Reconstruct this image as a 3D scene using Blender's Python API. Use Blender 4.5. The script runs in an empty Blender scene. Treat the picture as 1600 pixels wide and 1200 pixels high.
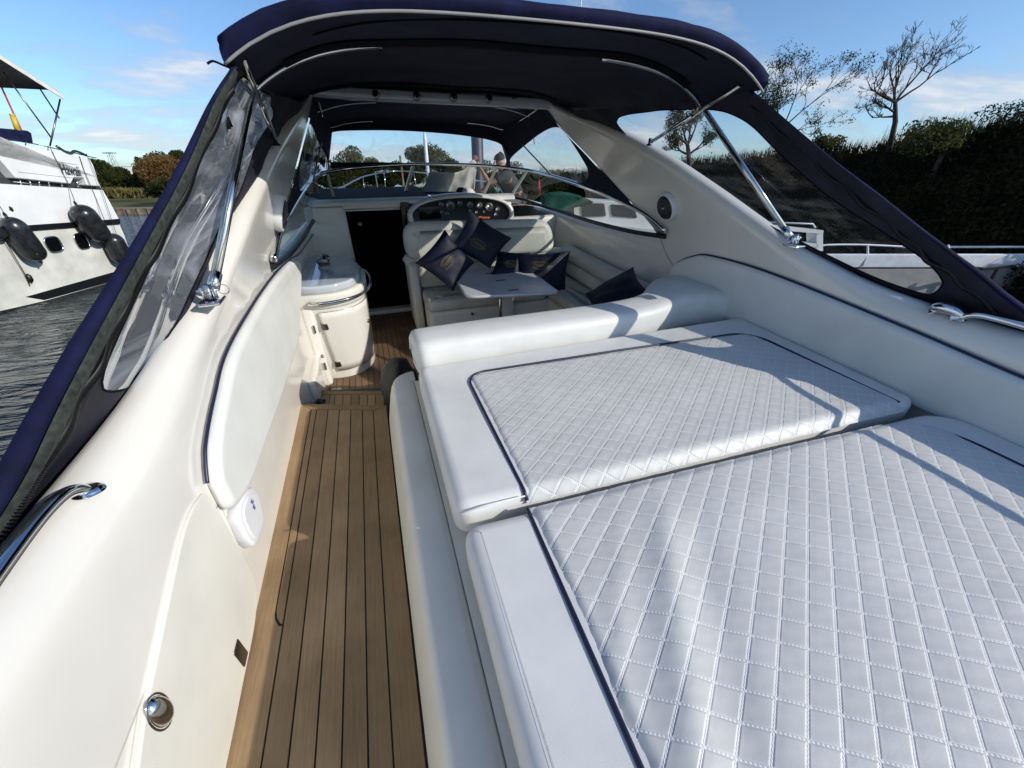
import bpy, math, random
from mathutils import Vector, Matrix, noise
random.seed(7)
C = bpy.context.scene.collection
sc = bpy.context.scene
V = Vector
# ------------------------------------------------------------------ camera maths (boat frame: X starboard, Y forward, Z up)
F = 600.0; PSI = math.radians(18.85); PB = math.radians(31.8); PW = math.radians(27.5); HC = 2.75
def basis(pitch):
    r = V((math.cos(PSI), -math.sin(PSI), 0)); f0 = V((math.sin(PSI), math.cos(PSI), 0)); z = V((0, 0, 1))
    f = f0 * math.cos(pitch) - z * math.sin(pitch); u = f0 * math.sin(pitch) + z * math.cos(pitch)
    return r, u, f
def cammat(pitch, loc):
    r, u, f = basis(pitch)
    m = Matrix(((r.x, u.x, -f.x, loc[0]), (r.y, u.y, -f.y, loc[1]), (r.z, u.z, -f.z, loc[2]), (0, 0, 0, 1)))
    return m
CB = V((0, 0, 1.5)); CW = V((0, 0, HC))
T = cammat(PW, CW) @ cammat(PB, CB).inverted()          # the boat floats slightly bow-up
def ray(x, y, pitch=PB):
    r, u, f = basis(pitch); return r * (x - 800) + u * (600 - y) + f * F
def at(x, y, ax, v):
    d = ray(x, y); t = (v - CB[ax]) / d[ax]; return CB + d * t
def atX(x, y, v): return at(x, y, 0, v)
def atY(x, y, v): return at(x, y, 1, v)
def atZ(x, y, v): return at(x, y, 2, v)
X0 = .84
def legw(z): return 1.45 - .33 * (z - 1)
def onleg(x, y, s, off=0.0):
    d = ray(x, y); t = (1.45 + off + s * X0 - .165) / (s * d[0] + .33 * d[2]); return CB + d * t
def wat(x, y, z=0.0):                                     # world point on a level plane
    d = ray(x, y, PW); return CW + d * ((z - HC) / d.z)
def wd(x, y, dist):                                       # world point at a horizontal distance
    d = ray(x, y, PW); return CW + d * (dist / math.hypot(d.x, d.y))
# ------------------------------------------------------------------ mesh helpers
class MB:
    def __init__(s): s.v = []; s.f = []; s.sm = []
    def add(s, vs, fs, smooth=True):
        b = len(s.v); s.v += [V(p) for p in vs]; s.f += [tuple(b + i for i in q) for q in fs]; s.sm += [smooth] * len(fs)
        return s
    def grid(s, rows, cu=False, cv=False, smooth=True, keep=None):
        n = len(rows); m = len(rows[0]); vs = [p for r in rows for p in r]; fs = []
        for i in range(n if cu else n - 1):
            for j in range(m if cv else m - 1):
                a = i * m + j; b = i * m + (j + 1) % m; c = ((i + 1) % n) * m + (j + 1) % m; d = ((i + 1) % n) * m + j
                if keep is None or keep(i, j): fs.append((a, b, c, d))
        return s.add(vs, fs, smooth)
    def tube(s, pts, r, n=10, cap=True, closed=False):
        pts = [V(p) for p in pts]; rows = []; N = len(pts); up = None
        for i, p in enumerate(pts):
            if closed: t = pts[(i + 1) % N] - pts[i - 1]
            else: t = (pts[min(i + 1, N - 1)] - pts[max(i - 1, 0)])
            t.normalize()
            if up is None:
                up = t.cross(V((0, 0, 1)));
                if up.length < .1: up = t.cross(V((1, 0, 0)))
            up = (up - t * up.dot(t)).normalized(); w = t.cross(up)
            rr = r[i] if isinstance(r, (list, tuple)) else r
            rows.append([p + (up * math.cos(a) + w * math.sin(a)) * rr for a in [2 * math.pi * k / n for k in range(n)]])
        b = len(s.v); s.grid(rows, cu=closed, cv=True)
        if cap and not closed:
            s.f += [tuple(b + k for k in range(n))[::-1], tuple(b + (N - 1) * n + k for k in range(n))]; s.sm += [False, False]
        return s
    def box(s, c, d, rot=None, bev=0.0):
        c = V(c); hx, hy, hz = d[0] / 2, d[1] / 2, d[2] / 2
        m = rot or Matrix.Identity(3)
        if bev <= 0:
            vs = [c + m @ V((x * hx, y * hy, z * hz)) for x in (-1, 1) for y in (-1, 1) for z in (-1, 1)]
            return s.add(vs, [(0, 1, 3, 2), (4, 6, 7, 5), (0, 4, 5, 1), (2, 3, 7, 6), (0, 2, 6, 4), (1, 5, 7, 3)], False)
        rows = []; b = min(bev, hx * .98, hy * .98, hz * .98)
        outl = []
        for (sx, sy, a0) in ((1, 1, 0), (-1, 1, 90), (-1, -1, 180), (1, -1, 270)):
            for k in range(5):
                a = math.radians(a0 + k * 22.5); outl.append((sx * (hx - b), sy * (hy - b), math.cos(a), math.sin(a)))
        for k in range(5):
            a = math.radians(-90 + k * 22.5); rows.append([c + m @ V((x + cx * b * math.cos(a), y + cy * b * math.cos(a), -hz + b + b * math.sin(a))) for x, y, cx, cy in outl])
        for k in range(5):
            a = math.radians(k * 22.5); rows.append([c + m @ V((x + cx * b * math.cos(a), y + cy * b * math.cos(a), hz - b + b * math.sin(a))) for x, y, cx, cy in outl])
        bb = len(s.v); s.grid(rows, cv=True); n = 20
        s.f += [tuple(bb + k for k in range(n))[::-1], tuple(bb + 9 * n + k for k in range(n))]; s.sm += [True, True]
        return s
    def prism(s, poly, ext, smooth=False):                # planar polygon extruded by a vector
        poly = [V(p) for p in poly]; n = len(poly); e = V(ext)
        vs = poly + [p + e for p in poly]
        fs = [tuple(range(n))[::-1], tuple(range(n, 2 * n))] + [(i, (i + 1) % n, n + (i + 1) % n, n + i) for i in range(n)]
        b = len(s.v); s.add(vs, fs, smooth); s.sm[-n - 2] = False; s.sm[-n - 1] = False
        return s
    def lathe(s, base, axis, prof, n=20):
        base = V(base); a = V(axis).normalized(); u = a.orthogonal().normalized(); w = a.cross(u)
        rows = [[base + a * h + (u * math.cos(t) + w * math.sin(t)) * r for t in [2 * math.pi * k / n for k in range(n)]] for r, h in prof]
        b = len(s.v); s.grid(rows, cv=True)
        s.f += [tuple(b + k for k in range(n)), tuple(b + (len(prof) - 1) * n + k for k in range(n))]; s.sm += [False, False]
        return s
    def pad(s, outline, nrm, th, r, crown=0.0, seg=5, back=True):   # soft slab: planar outline, thickness along nrm, rounded edge
        O = [V(p) for p in outline]; n = len(O); N = V(nrm).normalized()
        area = sum((O[i].cross(O[(i + 1) % n]) for i in range(n)), V((0, 0, 0))).dot(N)
        if area < 0: O = O[::-1]
        ins = []
        for i in range(n):
            t = (O[(i + 1) % n] - O[i - 1]).normalized(); ins.append(N.cross(t).normalized())
        rows = []
        prof = [(0.0, 0.0), (0.0, th - r)] if not back else [(r * .6, 0.0), (0.0, r * .6), (0.0, th - r)]
        for k in range(1, seg + 1):
            a = math.pi / 2 * k / seg; prof.append((r * (1 - math.cos(a)), th - r + r * math.sin(a)))
        if crown:
            for k in (1, 2, 3): prof.append((r + r * k * 1.1, th + crown * (1 - (1 - k / 3) ** 2)))
        else: prof.append((r * 1.15, th + .0002))
        for d, h in prof: rows.append([O[i] + ins[i] * d + N * h for i in range(n)])
        b = len(s.v); s.grid(rows, cv=True)
        s.f += [tuple(b + k for k in range(n))[::-1], tuple(b + (len(rows) - 1) * n + k for k in range(n))]; s.sm += [True, False]
        return s
def smooth_path(pts, n=6, closed=False):                  # Catmull-Rom
    P = [V(p) for p in pts]; N = len(P); out = []
    rng = range(N) if closed else range(N - 1)
    for i in rng:
        if closed: a, b, c, d = P[i - 1], P[i], P[(i + 1) % N], P[(i + 2) % N]
        else: a, b, c, d = P[max(i - 1, 0)], P[i], P[i + 1], P[min(i + 2, N - 1)]
        for k in range(n):
            t = k / n
            out.append(.5 * ((2 * b) + (c - a) * t + (2 * a - 5 * b + 4 * c - d) * t * t + (3 * b - a - 3 * c + d) * t ** 3))
    if not closed: out.append(P[-1])
    return out
def rounded(pts, r, n=5):                                  # straight-edged polygon with rounded corners
    P = [V(p) for p in pts]; N = len(P); out = []
    for i in range(N):
        a, b, c = P[i - 1], P[i], P[(i + 1) % N]
        rr = min(r, (a - b).length * .48, (c - b).length * .48)
        p = b + (a - b).normalized() * rr; q = b + (c - b).normalized() * rr
        for k in range(n + 1):
            t = k / n; out.append(p * (1 - t) ** 2 + b * 2 * t * (1 - t) + q * t * t)
    return out
def densify(pts, step):
    P = [V(p) for p in pts]; out = []
    for i in range(len(P)):
        a, b = P[i], P[(i + 1) % len(P)]; k = max(1, int((b - a).length / step))
        out += [a.lerp(b, j / k) for j in range(k)]
    return out
def sm(a, b, x):
    t = max(0., min(1., (x - a) / (b - a))); return t * t * (3 - 2 * t)
def interp(tab, x):
    if x <= tab[0][0]: return tab[0][1]
    for (a, va), (b, vb) in zip(tab, tab[1:]):
        if x <= b: return va + (vb - va) * (x - a) / (b - a)
    return tab[-1][1]
def sinterp(tab, x):                                       # smooth (cubic) table
    if x <= tab[0][0]: return tab[0][1]
    for i in range(len(tab) - 1):
        a, va = tab[i]; b, vb = tab[i + 1]
        if x <= b:
            p = tab[max(i - 1, 0)]; q = tab[min(i + 2, len(tab) - 1)]; h = b - a
            m0 = (vb - p[1]) / (b - p[0]) * h if b != p[0] else 0; m1 = (q[1] - va) / (q[0] - a) * h if q[0] != a else 0
            t = (x - a) / h
            return (2*t**3-3*t*t+1)*va + (t**3-2*t*t+t)*m0 + (-2*t**3+3*t*t)*vb + (t**3-t*t)*m1
    return tab[-1][1]
# ------------------------------------------------------------------ materials
def nmat(name):
    m = bpy.data.materials.new(name); m.use_nodes = True; nt = m.node_tree; nt.nodes.clear()
    o = nt.nodes.new('ShaderNodeOutputMaterial'); return m, nt, o
def N(nt, t, **k):
    n = nt.nodes.new('ShaderNode' + t)
    for a, b in k.items():
        if a.startswith('i_'):
            key = a[2:].replace('_', ' '); n.inputs[int(key) if key.isdigit() else key].default_value = b
        else: setattr(n, a, b)
    return n
def L(nt, a, b): nt.links.new(a, b)
def pmat(name, col, rough=.5, metal=0, spec=.5, var=.06, vscale=6, bump=0, bscale=200, coat=0, rvar=.0, sss=0, detail=4, col2=None, stretch=None, sheen=0):
    m, nt, o = nmat(name); p = N(nt, 'BsdfPrincipled'); L(nt, p.outputs[0], o.inputs[0])
    p.inputs['Roughness'].default_value = rough; p.inputs['Metallic'].default_value = metal
    p.inputs['Specular IOR Level'].default_value = spec; p.inputs['Coat Weight'].default_value = coat; p.inputs['Coat Roughness'].default_value = .08
    if sheen: p.inputs['Sheen Weight'].default_value = sheen
    tc = N(nt, 'TexCoord'); mp = N(nt, 'Mapping'); L(nt, tc.outputs['Object'], mp.inputs[0])
    if stretch: mp.inputs['Scale'].default_value = stretch
    nz = N(nt, 'TexNoise', i_Scale=vscale, i_Detail=detail); L(nt, mp.outputs[0], nz.inputs['Vector'])
    rp = N(nt, 'ValToRGB'); c2 = col2 or [c * (1 - var * 2.2) for c in col]
    rp.color_ramp.elements[0].position = .32; rp.color_ramp.elements[1].position = .68
    rp.color_ramp.elements[0].color = (*c2, 1); rp.color_ramp.elements[1].color = (*[min(1, c * (1 + var)) for c in col], 1)
    L(nt, nz.outputs[0], rp.inputs[0]); L(nt, rp.outputs[0], p.inputs['Base Color'])
    if rvar:
        mr = N(nt, 'MapRange', i_3=rough - rvar, i_4=rough + rvar); L(nt, nz.outputs[0], mr.inputs[0]); L(nt, mr.outputs[0], p.inputs['Roughness'])
    if bump:
        b = N(nt, 'Bump', i_Strength=bump, i_Distance=.002); n2 = N(nt, 'TexNoise', i_Scale=bscale, i_Detail=3); L(nt, mp.outputs[0], n2.inputs['Vector'])
        L(nt, n2.outputs[0], b.inputs['Height']); L(nt, b.outputs[0], p.inputs['Normal'])
    return m
M = {}
M['gel'] = pmat('gelcoat', (.76, .735, .68), .2, spec=.5, var=.03, vscale=2.5, bump=.02, bscale=60, coat=.5, rvar=.06)
M['gelm'] = pmat('gelcoat_matt', (.72, .705, .63), .5, var=.04, vscale=4, bump=.25, bscale=420)
M['gelside'] = pmat('gelcoat_hull', (.74, .73, .69), .2, var=.03, vscale=2, coat=.3)
M['vinyl'] = pmat('white_vinyl', (.72, .715, .68), .45, var=.03, vscale=7, bump=.25, bscale=520)
M['vinylc'] = pmat('cream_vinyl', (.60, .60, .54), .45, var=.04, vscale=6, bump=.2, bscale=500)
M['sidevinyl'] = pmat('side_vinyl', (.70, .71, .68), .5, var=.03, vscale=5, bump=.25, bscale=520)
M['navyp'] = pmat('navy_piping', (.012, .014, .045), .4, var=.1)
M['navy'] = pmat('navy_canvas', (.007, .010, .046), .85, var=.25, vscale=9, bump=.5, bscale=300, spec=.2)
M['liner'] = pmat('dark_canvas_lining', (.015, .017, .034), .9, var=.15, vscale=6, bump=.3, bscale=260, spec=.2)
M['liner2'] = pmat('seam_canvas', (.003, .003, .007), .9, var=.15, spec=.15)
M['curt'] = pmat('curtain_canvas', (.016, .016, .03), .75, var=.2, vscale=5, bump=.4, bscale=350, spec=.3)
M['binding'] = pmat('binding_tape', (.035, .042, .036), .8, var=.3, vscale=60, bump=.5, bscale=300)
M['wpipe'] = pmat('pale_piping', (.30, .29, .29), .5)
M['ss'] = pmat('stainless', (.62, .62, .60), .12, metal=1, var=.06, vscale=20, rvar=.05)
M['chrome'] = pmat('chrome', (.75, .75, .76), .05, metal=1, var=.03)
M['ssd'] = pmat('dark_steel', (.22, .21, .20), .3, metal=1)
M['black'] = pmat('black_plastic', (.006, .006, .007), .4, var=.2, vscale=20)
M['gloss'] = pmat('black_gloss', (.003, .003, .0035), .22, var=.1, spec=.3)
M['rubber'] = pmat('fender_rubber', (.018, .02, .022), .28, var=.25, vscale=6, rvar=.08, bump=.1, bscale=80)
M['plast'] = pmat('white_plastic', (.74, .75, .77), .35, var=.02)
M['bolt'] = pmat('blue_ink', (.03, .08, .4), .5)
M['teak'] = None
M['pillow'] = pmat('navy_cushion_fabric', (.004, .007, .028), .55, var=.25, vscale=14, bump=.4, bscale=400, spec=.35)
M['gold'] = pmat('gold_embroidery', (.27, .20, .09), .5, var=.2, vscale=80, bump=.5, bscale=600)
M['table'] = pmat('table_laminate', (.70, .71, .74), .3, var=.05, vscale=8, coat=.2)
M['lid'] = pmat('steel_blue_lid', (.50, .54, .60), .08, var=.04, coat=.6)
M['white'] = pmat('white_boat_paint', (.78, .78, .76), .3, var=.05, vscale=1.5, coat=.2)
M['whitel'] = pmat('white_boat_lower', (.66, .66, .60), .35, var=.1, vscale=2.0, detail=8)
M['grime'] = pmat('boot_top', (.035, .033, .03), .6, var=.4, vscale=5)
M['grey'] = pmat('grey_hull', (.34, .33, .31), .5, var=.12, vscale=1.5, detail=6)
M['rail'] = pmat('white_rail', (.72, .74, .76), .4)
M['awn'] = pmat('awning_canvas', (.72, .68, .60), .8, var=.08)
M['awnd'] = pmat('awning_underside', (.16, .15, .13), .9, var=.1)
M['green'] = pmat('green_canvas', (.01, .10, .07), .8, var=.3, vscale=2)
M['shirt'] = pmat('white_cloth', (.62, .62, .60), .85, var=.06, vscale=4)
M['grshirt'] = pmat('grey_clothing', (.07, .075, .085), .9, var=.2)
M['skin'] = pmat('skin', (.42, .22, .15), .5, var=.12, vscale=14)
M['hair'] = pmat('short_dark_hair', (.05, .035, .025), .8, var=.4, vscale=40)
M['red'] = pmat('red_paint', (.45, .03, .02), .5)
M['yel'] = pmat('yellow_plastic', (.6, .42, .05), .5)
M['bark'] = pmat('bark', (.075, .055, .042), .9, var=.3, vscale=9, bump=.8, bscale=40)
M['wood'] = pmat('weathered_planks', (.23, .17, .12), .8, var=.3, vscale=3, detail=8)
M['steel'] = pmat('galvanised_steel', (.10, .11, .13), .7)
M['pile'] = pmat('dark_piling', (.05, .055, .07), .5, var=.3, vscale=3)
M['pilew'] = pmat('pale_piling', (.45, .47, .5), .5, var=.1)
M['cabinshade'] = pmat('cabin_shade_black', (.004, .004, .004), .9)  # near-black stands for the shade inside the cabin
M['org'] = pmat('orange_lens', (.45, .10, .03), .4)
M['dial'] = pmat('dial_marks', (.55, .56, .55), .5)
M['blackbag'] = pmat('black_bag', (.005, .006, .005), .6, var=.4, vscale=12, bump=.5, bscale=60)
M['caulk'] = pmat('caulk', (.012, .011, .012), .6)
def teak(name, base, dark):
    m, nt, o = nmat(name); p = N(nt, 'BsdfPrincipled', i_Roughness=.62); L(nt, p.outputs[0], o.inputs[0]); p.inputs['Specular IOR Level'].default_value = .3
    tc = N(nt, 'TexCoord'); mp = N(nt, 'Mapping'); mp.inputs['Scale'].default_value = (60, 2.2, 1); L(nt, tc.outputs['Object'], mp.inputs[0])
    n1 = N(nt, 'TexNoise', i_Scale=2.5, i_Detail=8, i_Roughness=.65); L(nt, mp.outputs[0], n1.inputs['Vector'])
    n2 = N(nt, 'TexNoise', i_Scale=3.0, i_Detail=7, i_Roughness=.6); L(nt, tc.outputs['Object'], n2.inputs['Vector'])
    r1 = N(nt, 'ValToRGB'); r1.color_ramp.elements[0].position = .3; r1.color_ramp.elements[1].position = .7
    r1.color_ramp.elements[0].color = (*dark, 1); r1.color_ramp.elements[1].color = (*base, 1); L(nt, n1.outputs[0], r1.inputs[0])
    mx = N(nt, 'MixRGB', blend_type='MULTIPLY'); mx.inputs[0].default_value = .8; r2 = N(nt, 'ValToRGB')
    r2.color_ramp.elements[0].position = .35; r2.color_ramp.elements[0].color = (.6, .58, .56, 1); r2.color_ramp.elements[1].position = .65; r2.color_ramp.elements[1].color = (1, 1, 1, 1)
    L(nt, n2.outputs[0], r2.inputs[0]); L(nt, r1.outputs[0], mx.inputs[1]); L(nt, r2.outputs[0], mx.inputs[2]); g_ = N(nt, 'NewGeometry'); mr = N(nt, 'MapRange', i_3=.78, i_4=1.12); L(nt, g_.outputs['Random Per Island'], mr.inputs[0]); m3 = N(nt, 'MixRGB', blend_type='MULTIPLY'); m3.inputs[0].default_value = 1; L(nt, mx.outputs[0], m3.inputs[1]); L(nt, mr.outputs[0], m3.inputs[2]); L(nt, m3.outputs[0], p.inputs['Base Color'])
    b = N(nt, 'Bump', i_Strength=.35, i_Distance=.001); L(nt, n1.outputs[0], b.inputs['Height']); L(nt, b.outputs[0], p.inputs['Normal'])
    return m
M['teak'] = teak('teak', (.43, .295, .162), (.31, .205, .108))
M['teakshade'] = teak('teak_sole_shaded', (.23, .15, .09), (.16, .10, .06))  # darker teak copy, the canopy shade over the sole is in its colour
def quilt_mat():
    m, nt, o = nmat('quilted_vinyl'); p = N(nt, 'BsdfPrincipled', i_Roughness=.48); L(nt, p.outputs[0], o.inputs[0])
    tc = N(nt, 'TexCoord'); sx = N(nt, 'SeparateXYZ'); L(nt, tc.outputs['Object'], sx.inputs[0])
    def line(sign):
        a = N(nt, 'Math', operation='MULTIPLY', i_1=(QS2 if sign > 0 else -QS)); L(nt, sx.outputs[0], a.inputs[0])
        b = N(nt, 'Math', operation='ADD'); L(nt, a.outputs[0], b.inputs[0]); L(nt, sx.outputs[1], b.inputs[1])
        c = N(nt, 'Math', operation='DIVIDE', i_1=QP); L(nt, b.outputs[0], c.inputs[0])
        d = N(nt, 'Math', operation='PINGPONG', i_1=.5); L(nt, c.outputs[0], d.inputs[0]); return d
    a, b = line(1), line(-1)
    mn = N(nt, 'Math', operation='MINIMUM'); L(nt, a.outputs[0], mn.inputs[0]); L(nt, b.outputs[0], mn.inputs[1])
    th = N(nt, 'MapRange', i_1=.016, i_2=.034, i_3=1, i_4=0); L(nt, mn.outputs[0], th.inputs[0])
    nz = N(nt, 'TexNoise', i_Scale=5, i_Detail=5); L(nt, tc.outputs['Object'], nz.inputs['Vector'])
    rp = N(nt, 'ValToRGB'); rp.color_ramp.elements[0].position = .3; rp.color_ramp.elements[1].position = .7
    rp.color_ramp.elements[0].color = (.565, .555, .52, 1); rp.color_ramp.elements[1].color = (.64, .63, .595, 1); L(nt, nz.outputs[0], rp.inputs[0])
    mx = N(nt, 'MixRGB'); mx.inputs[2].default_value = (.76, .76, .745, 1); L(nt, th.outputs[0], mx.inputs[0]); L(nt, rp.outputs[0], mx.inputs[1]); L(nt, mx.outputs[0], p.inputs['Base Color'])
    n2 = N(nt, 'TexNoise', i_Scale=500, i_Detail=2); L(nt, tc.outputs['Object'], n2.inputs['Vector'])
    wv = N(nt, 'TexWave', i_Scale=45, wave_type='BANDS', bands_direction='X'); L(nt, tc.outputs['Object'], wv.inputs['Vector'])
    st = N(nt, 'Math', operation='MULTIPLY'); L(nt, wv.outputs['Fac'], st.inputs[0]); L(nt, th.outputs[0], st.inputs[1])
    ad = N(nt, 'Math', operation='MULTIPLY_ADD', i_1=.35); L(nt, n2.outputs[0], ad.inputs[0]); L(nt, st.outputs[0], ad.inputs[2])
    gv = N(nt, 'MapRange', i_1=.018, i_2=.10, i_3=0, i_4=1.6, interpolation_type='SMOOTHSTEP'); L(nt, mn.outputs[0], gv.inputs[0]); ad0 = ad; ad = N(nt, 'Math', operation='ADD'); L(nt, ad0.outputs[0], ad.inputs[0]); L(nt, gv.outputs[0], ad.inputs[1])
    bp = N(nt, 'Bump', i_Strength=.5, i_Distance=.0016); L(nt, ad.outputs[0], bp.inputs['Height']); L(nt, bp.outputs[0], p.inputs['Normal'])
    return m
QS = .78; QS2 = .64; QP = .0725
M['quilt'] = quilt_mat()
def glass_mat(name, tint, haze=.0, hazecol=(.7, .72, .75), rough=.03, wrinkle=0.0, refl=.9, wscale=2.5, stretch=(1, 1, 1), hmin=.2):
    m, nt, o = nmat(name)
    tr = N(nt, 'BsdfTransparent'); tr.inputs[0].default_value = (*tint, 1)
    gl = N(nt, 'BsdfGlossy', i_Roughness=rough); gl.inputs[0].default_value = (refl, refl, refl, 1)
    fr = N(nt, 'Fresnel', i_IOR=1.45); mx = N(nt, 'MixShader'); L(nt, fr.outputs[0], mx.inputs[0]); L(nt, tr.outputs[0], mx.inputs[1]); L(nt, gl.outputs[0], mx.inputs[2])
    out = mx
    if wrinkle or haze:
        tc = N(nt, 'TexCoord'); mp = N(nt, 'Mapping'); mp.inputs['Scale'].default_value = stretch; L(nt, tc.outputs['Object'], mp.inputs[0])
        nz = N(nt, 'TexNoise', i_Scale=wscale, i_Detail=3, i_Distortion=1.2); L(nt, mp.outputs[0], nz.inputs['Vector'])
        bp = N(nt, 'Bump', i_Strength=wrinkle, i_Distance=.05); L(nt, nz.outputs[0], bp.inputs['Height']); L(nt, bp.outputs[0], gl.inputs['Normal']); L(nt, bp.outputs[0], fr.inputs['Normal'])
        if haze:
            df = N(nt, 'BsdfDiffuse'); df.inputs[0].default_value = (*hazecol, 1); tl = N(nt, 'BsdfTranslucent'); tl.inputs[0].default_value = (*hazecol, 1)
            m1 = N(nt, 'MixShader'); m1.inputs[0].default_value = .5; L(nt, df.outputs[0], m1.inputs[1]); L(nt, tl.outputs[0], m1.inputs[2])
            mp2 = N(nt, 'Mapping'); mp2.inputs['Scale'].default_value = (stretch[0] * 1.6, stretch[1] * 1.6, stretch[2] * 1.6); L(nt, tc.outputs['Object'], mp2.inputs[0])
            n3 = N(nt, 'TexNoise', i_Scale=wscale, i_Detail=5, i_Distortion=2.0); L(nt, mp2.outputs[0], n3.inputs['Vector'])
            rp = N(nt, 'MapRange', i_1=.48, i_2=.72, i_3=haze * hmin, i_4=haze * 2.6); L(nt, n3.outputs[0], rp.inputs[0])
            m2 = N(nt, 'MixShader'); L(nt, rp.outputs[0], m2.inputs[0]); L(nt, mx.outputs[0], m2.inputs[1]); L(nt, m1.outputs[0], m2.inputs[2]); out = m2
    L(nt, out.outputs[0], o.inputs[0]); return m
M['clear'] = glass_mat('clear_vinyl', (.86, .87, .88), haze=.02, wrinkle=.08, wscale=1.9, stretch=(1, .45, 2.6), refl=.5)
M['clearsun'] = glass_mat('clear_vinyl_port_sunlit', (.80, .82, .84), haze=.30, wrinkle=.08, wscale=1.6, stretch=(1, .45, 2.2), refl=.6, hmin=.65)  # port copy: scattered sunlight put in as extra pale haze
M['clear2'] = glass_mat('clear_vinyl_front', (.86, .88, .92), haze=.05, wrinkle=.15)
M['glass'] = glass_mat('tinted_glass', (.64, .66, .64), refl=.8)
M['dglass'] = glass_mat('dark_glass', (.06, .07, .08), refl=1)
M['smoke'] = pmat('dark_window_and_shade', (.05, .055, .06), .12, var=.1, coat=.3)  # windows, and the shaded deck gap of the white boat
def leafmat(name, c1, c2, tr=.3):
    m, nt, o = nmat(name); d = N(nt, 'BsdfDiffuse'); t = N(nt, 'BsdfTranslucent'); mx = N(nt, 'MixShader'); mx.inputs[0].default_value = tr
    g = N(nt, 'NewGeometry'); rp = N(nt, 'ValToRGB'); rp.color_ramp.elements[0].color = (*c1, 1); rp.color_ramp.elements[1].color = (*c2, 1)
    tc = N(nt, 'TexCoord'); nz = N(nt, 'TexNoise', i_Scale=.5, i_Detail=2); L(nt, tc.outputs['Object'], nz.inputs['Vector'])
    ad = N(nt, 'Math', operation='MULTIPLY_ADD', i_1=.55, i_2=-.05); L(nt, g.outputs['Random Per Island'], ad.inputs[0]); a2 = N(nt, 'Math', operation='MULTIPLY_ADD', i_1=.9, i_2=-.2); L(nt, nz.outputs[0], a2.inputs[0])
    a3 = N(nt, 'Math', operation='ADD'); L(nt, ad.outputs[0], a3.inputs[0]); L(nt, a2.outputs[0], a3.inputs[1]); L(nt, a3.outputs[0], rp.inputs[0])
    L(nt, rp.outputs[0], d.inputs[0]); L(nt, rp.outputs[0], t.inputs[0]); L(nt, d.outputs[0], mx.inputs[1]); L(nt, t.outputs[0], mx.inputs[2]); L(nt, mx.outputs[0], o.inputs[0]); return m
M['leaf'] = leafmat('leaves_dark', (.020, .026, .010), (.075, .085, .028))
M['leafo'] = leafmat('leaves_olive', (.045, .05, .018), (.13, .13, .05))
M['leafa'] = leafmat('leaves_autumn', (.10, .055, .02), (.24, .15, .06))
M['brush'] = leafmat('bank_brush', (.010, .010, .006), (.045, .040, .018), .15)
M['reed'] = leafmat('reeds', (.10, .09, .03), (.22, .19, .08))
# ------------------------------------------------------------------ object helpers
def props(o, label, cat, group, kind):
    if label: o['label'] = label
    if cat: o['category'] = cat
    if group: o['group'] = group
    if kind: o['kind'] = kind
def mk(name, mb, mat, parent=None, base=V((0, 0, 0)), mw=None, label=None, cat=None, group=None, kind=None, solid=0, bevel=0, shift=0):
    me = bpy.data.meshes.new(name); me.from_pydata([tuple(p - base) for p in mb.v], [], mb.f)
    me.polygons.foreach_set('use_smooth', mb.sm); me.materials.append(M[mat]); me.update()
    o = bpy.data.objects.new(name, me); C.objects.link(o)
    if parent: o.parent = parent
    else: o.matrix_world = (mw or Matrix.Identity(4)) @ Matrix.Translation(base)
    if solid:
        s = o.modifiers.new('t', 'SOLIDIFY'); s.thickness = solid; s.offset = shift
    if bevel:
        b = o.modifiers.new('b', 'BEVEL'); b.width = bevel; b.segments = 3; b.limit_method = 'ANGLE'; b.angle_limit = math.radians(35); b.harden_normals = False
    props(o, label, cat, group, kind); return o
class Thing:
    def __init__(s, name, label, cat, base, boat=True, group=None):
        s.base = V(base); s.mw = T if boat else Matrix.Identity(4)
        s.o = bpy.data.objects.new(name, None); C.objects.link(s.o); s.o.empty_display_size = .1
        s.o.matrix_world = s.mw @ Matrix.Translation(s.base); props(s.o, label, cat, group, None)
    def part(s, name, mb, mat, parent=None, **k): return mk(name, mb, mat, parent or s.o, s.base, **k)
def single(name, mb, mat, label, cat, base, boat=True, group=None, **k):
    return mk(name, mb, mat, None, V(base), T if boat else None, label=label, cat=cat, group=group, **k)
def struct(name, mb, mat, **k): return mk(name, mb, mat, None, kind='structure', **k)
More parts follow.
